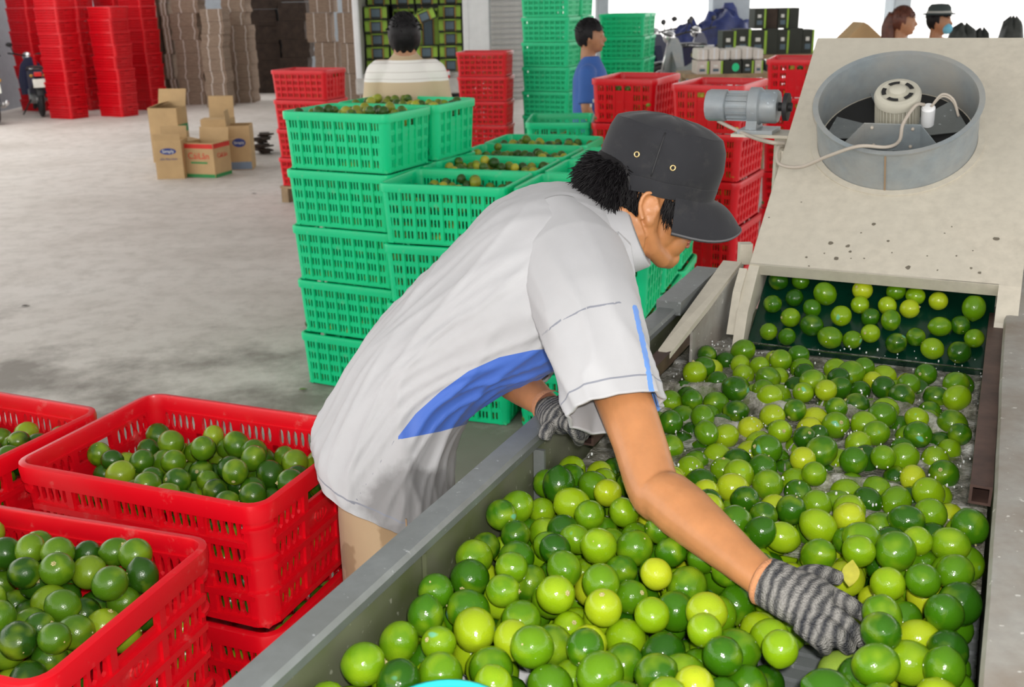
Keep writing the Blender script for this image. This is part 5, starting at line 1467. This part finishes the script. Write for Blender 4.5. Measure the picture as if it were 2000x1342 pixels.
# neck, torso core, arms, legs
bd.tube([hd_(-.030, 0, -.01), hd_(-.045, 0, -.07), (B9 + F9) / 2, (IR[140][1] + IR[140][2]) / 2], [.056, .054, .062, .07], 20)
bd.tube([hd_(.02, -.0, -.06), (B9 * .35 + F9 * .65)], [.03, .045], 14)
core = []
for i in range(6, nt_r - 10, 8):
    t, B, F, l = IR[i]; core.append(torso_ring(B, F, l, 40, .76))
bd.loft(core)
ELR = atd(1282, 955, 1.465); WRR = atz(1500, 1140, 1.066)
def arm(S, E, Wp, mb, k=1.0):
    d1 = E - S; d2 = Wp - E; p1 = d1 / np.linalg.norm(d1); p2 = d2 / np.linalg.norm(d2)
    bis = p1 - p2; bis /= np.linalg.norm(bis) + 1e-9
    path = [S, S + d1 * .3, S + d1 * .55, S + d1 * .8, E + bis * .004, E + d2 * .12, E + d2 * .28, E + d2 * .5, E + d2 * .75, E + d2 * .92, Wp, Wp + p2 * .018]
    rad = [.052, .047, .044, .0395, .038, .0405, .041, .036, .029, .0255, .0245, .020]
    mb.tube(smooth_path(path, 5), np.interp(np.linspace(0, 11, 56), range(12), rad) * k, 20, flat=.92)
    mb.sphere(tuple(E + bis * .006), (.030, .030, .030), 14, 10)
arm(atd(1130, 540, 1.73), ELR, WRR, bd)
SHL, ELL, WRL = atd(1115, 545, 2.02), atd(985, 728, 1.975), atd(1078, 800, 1.735)
arm(SHL, ELL, WRL, bd, .92)
HIPR, HIPL = atd(752, 935, 1.88), atd(768, 905, 2.05)
KNR, KNL = V3((HIPR[0] + .01, HIPR[1] + .0, .47)), V3((HIPL[0] - .03, HIPL[1], .47))
ANR, ANL = V3((HIPR[0] - .05, HIPR[1], .08)), V3((HIPL[0] - .10, HIPL[1], .08))
for hip, kn, an in ((HIPR, KNR, ANR), (HIPL, KNL, ANL)):
    bd.tube(smooth_path([hip + V3((0, 0, .06)), hip, hip * .5 + kn * .5, kn, kn * .6 + an * .4 + V3((-.015, 0, 0)), an], 4), np.interp(np.linspace(0, 5, 21), range(6), [.07, .075, .066, .05, .048, .036]), 16)
    bd.tube([an + V3((-.04, 0, -.045)), an + V3((.05, 0, -.05)), an + V3((.15, 0, -.058))], [(.035, .03), (.038, .028), (.03, .018)], 14)
body = to_man(remeshed(bd, 'body', M_SKIN, .0030, None, 3, .5))
lp = MB()
def lipc(z0, w, r): return [hd_(.1015 - .35 * (y / .022) ** 2 * .018 + .002, y, z0 - .002 * abs(y) / .02) for y in np.linspace(-w, w, 11)]
lp.tube(lipc(-.0500, .021, 0), [.0012, .003, .004, .0046, .0048, .0046, .0048, .0046, .004, .003, .0012], 10); lp.tube(lipc(-.0590, .019, 0), [.0012, .003, .0044, .005, .0054, .0055, .0054, .005, .0044, .003, .0012], 10)
mpart(lp, 'lips', M_LIP, True, body)
ey = MB()
for s_ in (-1, 1): ey.sphere(tuple(hd_(.082, s_ * .030, .004)), (.012, .014, .009), 16, 10, HM)
mpart(ey, 'eyelids', M_SKIN, True, body)
# hair at the nape and the sideburn: a full dark mass with loose strand ends
hr = MB()
hs((-.050, 0, .030), (.062, .074, .060), hr); hs((-.056, 0, -.014), (.048, .064, .044), hr)
rg = random.Random(17)
def strand(p, d, L_, r=.0011):
    d = d / np.linalg.norm(d); dr = V3((rg.uniform(-.4, .4), rg.uniform(-.4, .4), rg.uniform(-.7, .1)))
    hr.tube([p, p + d * L_ * .5 + dr * L_ * .06, p + d * L_ * .8 + dr * L_ * .25, p + d * L_ * .95 + dr * L_ * .5], [r * 1.5, r * 1.2, r * .8, r * .15], 4, False)
for _ in range(3400):
    a = rg.uniform(-1.45, 1.45); e = rg.uniform(-1.0, .75)
    n_ = -hx * math.cos(a) * math.cos(e) - hy * math.sin(a) * math.cos(e) + hz * math.sin(e)
    p = hd_(-.050 - .060 * math.cos(a) * math.cos(e), -.071 * math.sin(a) * math.cos(e), .014 + .060 * math.sin(e))
    strand(p, n_ * rg.uniform(.4, 1.0) - hz * .62 + hx * .3 * rg.uniform(-1, 1) + hy * .2 * rg.uniform(-1, 1), rg.uniform(.016, .040))
for _ in range(160):
    p = hd_(rg.uniform(.020, .046), -rg.uniform(.064, .071), rg.uniform(.0, .02)); strand(p, -hz + hx * rg.uniform(-.15, .35) - hy * .1, rg.uniform(.016, .034), .0009)
for _ in range(420):
    p = hd_(rg.uniform(-.060, -.020), -rg.uniform(.062, .073), rg.uniform(-.040, .020)); strand(p, -hz + hx * rg.uniform(-.1, .3), rg.uniform(.012, .028), .0008)
mpart(hr, 'hair', M_HAIR, True)
# cap
M_CAPm, nt_, b_, c_ = cloth('washed_black_canvas', (.019, .0195, .023), rough=.8, weave=500, var=.25)
nz_ = noise_tex(nt_, 26, 6, .7); c2_ = mixc(nt_, ramp(nt_, nz_.outputs['Fac'], [(.55, (0, 0, 0)), (.75, (.55, .55, .55))]), c_, (.045, .044, .043)); nt_.links.new(c2_, b_.inputs['Base Color'])
cp = MB(); CC = (.010, 0, .0)
def capring(z, a, b, dx=0.0, tilt=0.0, n=72):
    return [hd_(CC[0] + dx + a * math.cos(q) * (1.0 if math.cos(q) > 0 else .97), b * math.sin(q), z + tilt * math.cos(q) + .0008 * math.sin(9 * q)) for q in np.linspace(0, 2 * PI, n + 1)[:-1]]
prof = [(.020, .1095, .0835, .0, .006), (.026, .112, .0855, 0, .006), (.046, .113, .0865, 0, .006), (.0465, .1115, .085, 0, .006), (.048, .1125, .086, 0, .006), (.080, .113, .087, 0, .006), (.112, .108, .083, -.002, .005), (.130, .100, .076, -.004, .004), (.1315, .0985, .0745, -.004, .004), (.133, .098, .0745, -.004, .004), (.142, .078, .062, -.006, .004), (.149, .052, .042, -.006, .002), (.152, .022, .018, -.006, 0), (.1525, .002, .002, -.006, 0)]
cp.loft([capring(*q) for q in prof] , False, True)
cp.loft([capring(.020, .1095, .0835, 0, .006)[::-1], capring(.026, .105, .079, 0, .006)[::-1], capring(.12, .09, .07, 0, .01)[::-1]], False, True)
cap = mpart(cp, 'cap', M_CAPm, 40)
br_ = MB(); top_, bot_ = [], []
nb, mr = 30, 12
def brim_pt(s, r):
    """s -1..1 across, r 0..1 outward"""
    q = s * 1.32; x0, y0, z0 = CC[0] + .111 * math.cos(q), .0858 * math.sin(q), .026 + .006 * math.cos(q)
    a = s * PI / 2
    x1, y1, z1 = .045 + .142 * max(0, math.cos(a)) ** .62, .087 * math.sin(a) * (1 - .10 * (1 - abs(math.sin(a)))), -.004 - .030 * math.sin(a) ** 2
    bow = .010 * math.sin(PI * r) * (1 - .5 * abs(s))
    return x0 + (x1 - x0) * r - .004 * (1 - r), y0 + (y1 - y0) * r, z0 + (z1 - z0) * r + bow
for i in range(nb + 1):
    for k in range(mr + 1):
        p = brim_pt(-1 + 2 * i / nb, k / mr); top_.append(hd_(*p)); bot_.append(hd_(p[0], p[1], p[2] - .0035))
Fb = [(i * (mr + 1) + k, (i + 1) * (mr + 1) + k, (i + 1) * (mr + 1) + k + 1, i * (mr + 1) + k + 1) for i in range(nb) for k in range(mr)]
br_.add(top_, [f_[::-1] for f_ in Fb]); br_.add(bot_, Fb)
edge = [i * (mr + 1) + mr for i in range(nb + 1)]
br_.add([top_[i] for i in edge] + [bot_[i] for i in edge], [(i, i + 1, i + 2 + nb, i + 1 + nb) for i in range(nb)])
mpart(br_, 'brim', M_CAPm, True, cap)
mpart(MB().tube([top_[i] for i in edge], .0022, 6), 'brim_edging', mat('faded_cap_edge', (.10, .10, .105), .8), True, cap)
for q_, z_ in ((4.10, .078), (4.72, .074)):
    ctr = V3(hd_(CC[0] + .1085 * math.cos(q_), .0885 * math.sin(q_), z_)); nrm = hx * math.cos(q_) / .107 + hy * math.sin(q_) / .087; nrm /= np.linalg.norm(nrm); up_ = hz; sd = np.cross(nrm, up_)
    e_ = MB(); rr_ = [[ctr + (sd * math.cos(a) + up_ * math.sin(a)) * (.0042 + .0014 * math.cos(b)) + nrm * .0014 * math.sin(b) for b in np.linspace(0, 2 * PI, 9)[:-1]] for a in np.linspace(0, 2 * PI, 21)[:-1]]
    e_.loft(rr_ + [rr_[0]], False, False); mpart(e_, 'brass_eyelet', mat('brass', (.55, .42, .20), .35, .7), True, cap)
def seam_on(qs, zs):
    return [hd_(CC[0] - .002 + (.1078 if z < .1 else .1078 - (z - .1) * .35) * math.cos(q), (.0878 if z < .1 else .0878 - (z - .1) * .32) * math.sin(q), z + .008 * math.cos(q)) for q, z in zip(qs, zs)]
mpart(MB().tube(seam_on([4.45] * 9, np.linspace(.052, .128, 9)), .0012, 5), 'stitched_seam', M_BLACK, True, cap)

# knitted work gloves
def knit():
    m, nt, b = nodes_of('grey_knit')
    tc = N_(nt, 'ShaderNodeTexCoord'); nz = noise_tex(nt, 60, 3)
    mp = N_(nt, 'ShaderNodeMapping'); mp.inputs['Rotation'].default_value = (0, 0, math.radians(38))
    nt.links.new(tc.outputs['Object'], mp.inputs['Vector'])
    w = N_(nt, 'ShaderNodeTexWave'); w.inputs['Scale'].default_value = 26; w.inputs['Distortion'].default_value = 2.2; w.inputs['Detail'].default_value = 1; w.inputs['Detail Scale'].default_value = 2.5; w.bands_direction = 'X'
    nt.links.new(mp.outputs['Vector'], w.inputs['Vector'])
    n5 = noise_tex(nt, 420, 3, .7); n6 = noise_tex(nt, 22, 2)
    fac = mth(nt, 'ADD', mth(nt, 'MULTIPLY', w.outputs['Fac'], .42), mth(nt, 'ADD', mth(nt, 'MULTIPLY', n5.outputs['Fac'], .5), mth(nt, 'MULTIPLY', n6.outputs['Fac'], .45)))
    c = ramp(nt, fac, [(.40, (.035, .037, .045)), (.62, (.12, .118, .115)), (.90, (.27, .26, .245))])
    nt.links.new(c, b.inputs['Base Color']); b.inputs['Roughness'].default_value = .95; b.inputs['Specular IOR Level'].default_value = .1
    v = N_(nt, 'ShaderNodeTexVoronoi'); v.inputs['Scale'].default_value = 420; nt.links.new(tc.outputs['Object'], v.inputs['Vector'])
    bump(nt, b, v.outputs['Distance'], .8, .003); return m
M_KNIT = knit(); M_CUFF = mat('orange_cuff_edge', (.50, .22, .10), .9, bmp=.6, bscale=300)
def H(px, py, z): return atz(px, py, z)
gl = MB()
gl.tube(smooth_path([H(1490, 1133, 1.066), H(1515, 1145, 1.064), H(1545, 1160, 1.060), H(1585, 1178, 1.056), H(1612, 1192, 1.050)], 4), np.stack([np.interp(np.linspace(0, 4, 17), range(5), [.0310, .0345, .043, .046, .042]), np.interp(np.linspace(0, 4, 17), range(5), [.0300, .0300, .0265, .026, .023])], 1), 20)
def finger(pts, r): gl.tube(smooth_path([H(*p) for p in pts], 4), np.interp(np.linspace(0, len(pts) - 1, (len(pts) - 1) * 4 + 1), range(len(pts)), r), 14)
finger([(1585, 1152, 1.056), (1618, 1162, 1.056), (1655, 1180, 1.050), (1690, 1202, 1.036)], [.013, .0125, .0115, .0095])
finger([(1590, 1180, 1.056), (1625, 1202, 1.056), (1658, 1226, 1.046), (1686, 1253, 1.028)], [.013, .0128, .012, .0098])
finger([(1580, 1202, 1.054), (1612, 1226, 1.052), (1640, 1246, 1.042), (1660, 1268, 1.024)], [.013, .0125, .0118, .0095])
finger([(1562, 1218, 1.050), (1588, 1240, 1.046), (1605, 1256, 1.036), (1612, 1268, 1.022)], [.012, .0115, .0105, .009])
finger([(1545, 1142, 1.058), (1578, 1124, 1.060), (1608, 1122, 1.056), (1640, 1130, 1.046)], [.015, .0135, .012, .0095])
glove = to_man(remeshed(gl, 'glove', M_KNIT, .0022, None, 3, .5))
cu_ = MB(); cdir = H(1515, 1145, 1.064) - H(1480, 1128, 1.066); cdir /= np.linalg.norm(cdir)
cu_.tube([WRR - cdir * .011, WRR - cdir * .009, WRR - cdir * .006, WRR - cdir * .001], [.0262, .0285, .0310, .0300], 24, True, flat=.97); mpart(cu_, 'cuff', M_CUFF, True, glove)
gl = MB(); RZ = 1.10
wv = (WRL - ELL) / np.linalg.norm(WRL - ELL)
pk = [WRL - wv * .01, WRL + wv * .02, H(1098, 818, 1.115), H(1112, 818, 1.122)]
gl.tube(smooth_path(pk, 4), np.interp(np.linspace(0, 3, 13), range(4), [.030, .034, .036, .030])[:, None] * np.array([[1, .72]]), 18)
for k, (x0, y0, x1, y1) in enumerate(((1098, 822, 1128, 848), (1106, 815, 1136, 838), (1114, 808, 1144, 828), (1121, 802, 1150, 818))):
    gl.tube(smooth_path([H(x0, y0, 1.120), H((x0 + x1) / 2, (y0 + y1) / 2 - 6, 1.126), H(x1, y1, 1.108), H(x1 + 3, y1 + 14, 1.082)], 4), np.interp(np.linspace(0, 3, 13), range(4), [.0125, .0125, .0115, .0095]), 12)
gl.tube(smooth_path([H(1078, 828, 1.115), H(1068, 842, 1.112), H(1062, 858, 1.10)], 4), [.012] * 5 + [.0115] * 3 + [.009], 12)
gl2 = to_man(remeshed(gl, 'glove', M_KNIT, .0025, None, 3, .5))
cu_ = MB(); cu_.tube([WRL - wv * .022, WRL - wv * .010, WRL + wv * .004], [.0285, .031, .032], 24, False); mpart(cu_, 'cuff', M_CUFF, True, gl2)

# trousers
M_TROU, nt_, b_, c_ = cloth('beige_cotton', (.46, .335, .205), rough=.8, weave=300)
nz_ = noise_tex(nt_, 11, 3); nt_.links.new(mixc(nt_, ramp(nt_, nz_.outputs['Fac'], [(.53, (0, 0, 0)), (.57, (.8, .8, .8))]), c_, (.30, .20, .11)), b_.inputs['Base Color'])
tr_ = MB()
tr_.loft([torso_ring(IR[i][1], IR[i][2], IR[i][3], 40, .78) for i in (2, 10, 22, 34)])
for hip, kn, an in ((HIPR, KNR, ANR), (HIPL, KNL, ANL)):
    tr_.tube(smooth_path([hip + V3((.02, 0, .05)), hip + V3((0, 0, -.02)), hip * .5 + kn * .5, kn, kn * .5 + an * .5, an + V3((0, 0, .02))], 4), np.interp(np.linspace(0, 5, 21), range(6), [.060, .086, .094, .084, .080, .078]), 20)
trs = to_man(remeshed(tr_, 'trousers', M_TROU, .008, None, 6, .5))
for hip, kn in ((HIPR, KNR),):
    mpart(MB().tube(smooth_path([hip + V3((.045, -.098, -.03)), hip * .5 + kn * .5 + V3((.04, -.088, 0)), kn + V3((.03, -.075, 0))], 4), .0016, 5), 'side_seam', mat('seam_thread', (.30, .20, .12), .8), True, trs)
for an in (ANR, ANL):
    s_ = MB(); s_.loft([[an + V3((x, w * y, z)) for y, z in ((-1, -.08), (1, -.08), (1, h_ * .3 - .08), (.6, h_ - .08), (-.6, h_ - .08), (-1, h_ * .3 - .08))] for x, w, h_ in ((-.075, .030, .09), (-.03, .042, .13), (.03, .044, .11), (.10, .046, .085), (.17, .040, .06), (.20, .022, .04))])
    mpart(s_, 'boot', M_BLACK, 40)
# ------------------------------------------------------------------ people further back
def bg_person(label, head_px, d, face, height, shirt_m, trouser_m, stripes=None, hair_m=M_HAIR, arm_fwd=.12, long_hair=False, extra=None, sit=0.0, wid=1.0, up=0.0):
    """standing figure; head_px = top of head in the photograph, face = direction the face looks (radians, 0 = +x)"""
    q = atd(head_px[0], head_px[1], d)
    gx_, gy_ = q[0], q[1]
    t = thing('person', label, 'person', (gx_, gy_, 0), face)
    top = q[2]
    def Z(z): return (z - 1.66) + top + (up if z < 1.45 else 0) if z > .8 else z * (top + up - .86) / .80
    b = MB()
    hc = (.0, 0, Z(1.545))
    b.sphere(hc, (.088, .072, .112), 22, 16); b.sphere((.035, 0, Z(1.515)), (.052, .055, .08), 18, 12); b.sphere((.062, 0, Z(1.46)), (.022, .025, .018), 12, 8)
    b.tube([(.082, 0, Z(1.555)), (.103, 0, Z(1.52)), (.088, 0, Z(1.512))], [.009, .014, .010], 10)
    for s_ in (-1, 1): b.sphere((-.008, s_ * .073, Z(1.54)), (.017, .010, .030), 12, 8); b.sphere((.075, s_ * .03, Z(1.556)), (.012, .013, .008), 10, 6)
    b.sphere((.085, 0, Z(1.487)), (.012, .022, .008), 12, 8); b.sphere((.078, 0, Z(1.565)), (.014, .045, .010), 12, 8)
    b.tube([(-.012, 0, Z(1.50)), (-.02, 0, Z(1.43)), (-.015, 0, Z(1.36))], [.054, .052, .06], 16)
    def ring(z, a, w, x=0): return [(x + a * math.cos(u), w * wid * math.sin(u), Z(z)) for u in np.linspace(0, 2 * PI, 33)[:-1]]
    b.loft([ring(.92, .10, .145), ring(1.05, .095, .135), ring(1.2, .10, .145), ring(1.29, .085, .135), ring(1.35, .06, .07)])
    HW = {}
    for s_ in (-1, 1):
        sh_ = V3((-.01, s_ * .178 * wid, Z(1.305))); el = V3((-.02 + arm_fwd * .4, s_ * .235 * wid, Z(1.08))); wr = V3((arm_fwd * 2.0, s_ * .20 * wid, Z(.93) + arm_fwd * .6)); HW[s_] = (sh_, el, wr)
        b.tube(smooth_path([sh_, sh_ * .5 + el * .5, el, el * .5 + wr * .5, wr], 4), np.interp(np.linspace(0, 4, 17), range(5), [.046, .044, .038, .036, .026]), 14)
        hd2 = (wr - el) / np.linalg.norm(wr - el); b.tube([wr, wr + hd2 * .05, wr + hd2 * .085], [(.026, .016), (.036, .016), (.03, .014)], 12)
        for f_ in range(4): o_ = (f_ - 1.5) * .017; b.tube([wr + hd2 * .075 + V3((0, 0, o_)), wr + hd2 * .12 + V3((0, 0, o_)), wr + hd2 * .150 + V3((-.0, -s_ * .02, o_))], [.0095, .009, .007], 8)
        b.tube([wr + hd2 * .02 + V3((0, -s_ * .01, .02)), wr + hd2 * .06 + V3((0, -s_ * .03, .035))], [.011, .008], 8)
    for s_ in (-1, 1):
        b.tube(smooth_path([(0, s_ * .085, Z(.92)), (.01, s_ * .095, Z(.5)), (-.01, s_ * .10, .08)], 5), np.interp(np.linspace(0, 2, 11), range(3), [.085, .06, .042]), 14)
        b.tube([(-.05, s_ * .10, .035), (.05, s_ * .10, .035), (.16, s_ * .10, .025)], [(.036, .035), (.04, .033), (.03, .022)], 12)
    bo = remeshed(b, 'body', M_SKIN2, .0085, t, 3, .5)
    h = MB()
    n_ = 30; rings = []
    lowb = 1.46 if not long_hair else 1.40
    for i in range(12):
        th = PI * .98 * i / 11; rings.append([(-.012 + .100 * max(.02, math.sin(th)) * math.cos(u) , .084 * max(.02, math.sin(th)) * math.sin(u), Z(1.565) + .108 * math.cos(th) + .006 * math.sin(9 * u + i)) for u in np.linspace(0, 2 * PI, n_ + 1)[:-1]])
    keep = []
    h.v = [p for r in rings for p in r]
    for i in range(11):
        for j in range(n_):
            u = 2 * PI * (j + .5) / n_; c_ = math.cos(u); zz = rings[i][j][2]
            lim = Z(1.60) if c_ > .35 else (Z(1.545) if c_ > -.2 else Z(1.475))
            if zz > lim: h.f.append((i * n_ + j, i * n_ + (j + 1) % n_, (i + 1) * n_ + (j + 1) % n_, (i + 1) * n_ + j)[::-1])
    h.sphere((-.035, 0, Z(1.575)), (.078, .079, .088), 20, 14)
    rg = random.Random(int(head_px[0]))
    for _ in range(140):
        u = rg.uniform(0, 2 * PI); e = rg.uniform(.1, 1.3); n3 = V3((math.cos(u) * math.cos(e), math.sin(u) * math.cos(e), math.sin(e))); p = V3((-.014, 0, Z(1.565))) + n3 * V3((.098, .083, .105)); h.tube([p, p + n3 * .010 + V3((0, 0, -.004)), p + n3 * .014 + V3((0, 0, -.012))], [.004, .003, .0008], 4, False)
    if long_hair:
        h.tube(smooth_path([(-.07, 0, Z(1.60)), (-.11, .01, Z(1.50)), (-.10, 0, Z(1.35)), (-.09, .01, Z(1.2))], 4), np.interp(np.linspace(0, 3, 13), range(4), [.06, .065, .055, .02]), 12)
    h.build('hair', hair_m, t, True)
    s = MB()
    s.loft([ring(.86, .135, .185), ring(.98, .125, .17), ring(1.15, .128, .172), ring(1.26, .126, .180), ring(1.32, .108, .158), ring(1.365, .085, .112), ring(1.40, .066, .072), ring(1.415, .062, .065)][::1])
    for s_ in (-1, 1):
        sh_, el, wr = HW[s_]
        s.tube(smooth_path([sh_ + V3((0, -s_ * .05, .0)), sh_, sh_ * .5 + el * .5, el * .9 + sh_ * .1], 4), np.interp(np.linspace(0, 3, 13), range(4), [.060, .062, .060, .062]), 16)
    so = remeshed(s, 'shirt', shirt_m, .010, t, 4, .5)
    tr2 = MB()
    tr2.loft([ring(.80, .115, .165), ring(.95, .115, .160)])
    for s_ in (-1, 1): tr2.tube(smooth_path([(0, s_ * .085, Z(.90)), (.01, s_ * .095, Z(.5)), (-.01, s_ * .10, .07)], 5), np.interp(np.linspace(0, 2, 11), range(3), [.105, .085, .07]), 16)
    remeshed(tr2, 'trousers', trouser_m, .014, t, 4, .5)
    if extra: extra(t, Z)
    return t
def striped():
    m, nt, b, c = cloth('tan_striped_shirt', (.50, .38, .24), rough=.8)
    tc = N_(nt, 'ShaderNodeTexCoord'); sp_ = N_(nt, 'ShaderNodeSeparateXYZ'); nt.links.new(tc.outputs['Object'], sp_.inputs[0])
    z = sp_.outputs['Z']; zz = STRIPE_Z
    def band(lo, hi): return mth(nt, 'MULTIPLY', mth(nt, 'GREATER_THAN', z, lo), mth(nt, 'LESS_THAN', z, hi))
    c = mixc(nt, band(zz - .105, zz), c, (.82, .80, .76))
    for k in (.012, .055, .088): c = mixc(nt, mth(nt, 'MULTIPLY', band(zz - k - .004, zz - k), .5), c, (.45, .40, .36))
    c = mixc(nt, band(zz - .235, zz - .222), c, (.16, .11, .06)); c = mixc(nt, band(zz - .260, zz - .250), c, (.16, .11, .06)); c = mixc(nt, band(zz - .222, zz - .105), c, (.60, .48, .32))
    nt.links.new(c, b.inputs['Base Color']); return m
STRIPE_Z = atd(785, 119, 5.2)[2]
bg_person('man in a tan striped shirt seen from behind, standing in front of the truck', (788, 28), 5.25, math.radians(93), 1.66, striped(), mat('dark_trousers', (.03, .03, .035), .8), arm_fwd=.10, wid=.80, up=.075)
mb_, nt_, b_, c_ = cloth('blue_jersey', (.045, .13, .42), rough=.7)
def boy_marks(t, Z):
    for k in range(3): MB().box((.0 + .02 * k, -.262, Z(1.13) - .0 - .03 * (k % 2)), (.016, .004, .022)).build('white_mark', M_INK_W, t)
bg_person('young man in a blue shirt in profile beside the tall green stack', (1154, 38), 7.3, math.radians(-8), 1.6, mb_, mat('dark_trousers', (0, 0, 0)), arm_fwd=.02, extra=boy_marks)
M_BROWNH = mat('brown_hair', (.09, .022, .008), .45, var=.4, scale=30)
bg_person('woman with long brown hair behind the conveyor cover', (1768, 14), 8.6, math.radians(-20), 1.6, mat('peach_blouse', (.62, .36, .26), .8), mat('dark_trousers', (0, 0, 0)), hair_m=M_BROWNH, long_hair=True)
def mask(t, Z):
    m_ = MB(); m_.sphere((.066, 0, Z(1.487)), (.045, .056, .048), 18, 12); m_.build('face_mask', mat('blue_mask', (.16, .50, .68), .7), t, True)
    c = MB(); c.lathe([(.135, Z(1.60)), (.130, Z(1.61)), (.098, Z(1.615)), (.092, Z(1.66)), (.07, Z(1.685)), (.01, Z(1.69))], 28, None, (-.01, 0, 0)); c.build('sun_hat', mat('dark_hat', (.035, .05, .05), .8), t, 40)
    h = MB(); h.lathe([(.099, Z(1.612)), (.102, Z(1.613)), (.102, Z(1.628)), (.099, Z(1.63))], 28, None, (-.01, 0, 0)); h.build('hat_band', mat('grey_band', (.45, .45, .42), .8), t, 40)
bg_person('person with a dark hat and pale blue face mask behind the cover', (1838, 14), 8.9, math.radians(-35), 1.6, mat('peach_shirt', (.70, .34, .20), .8), mat('dark_trousers', (0, 0, 0)), extra=mask)
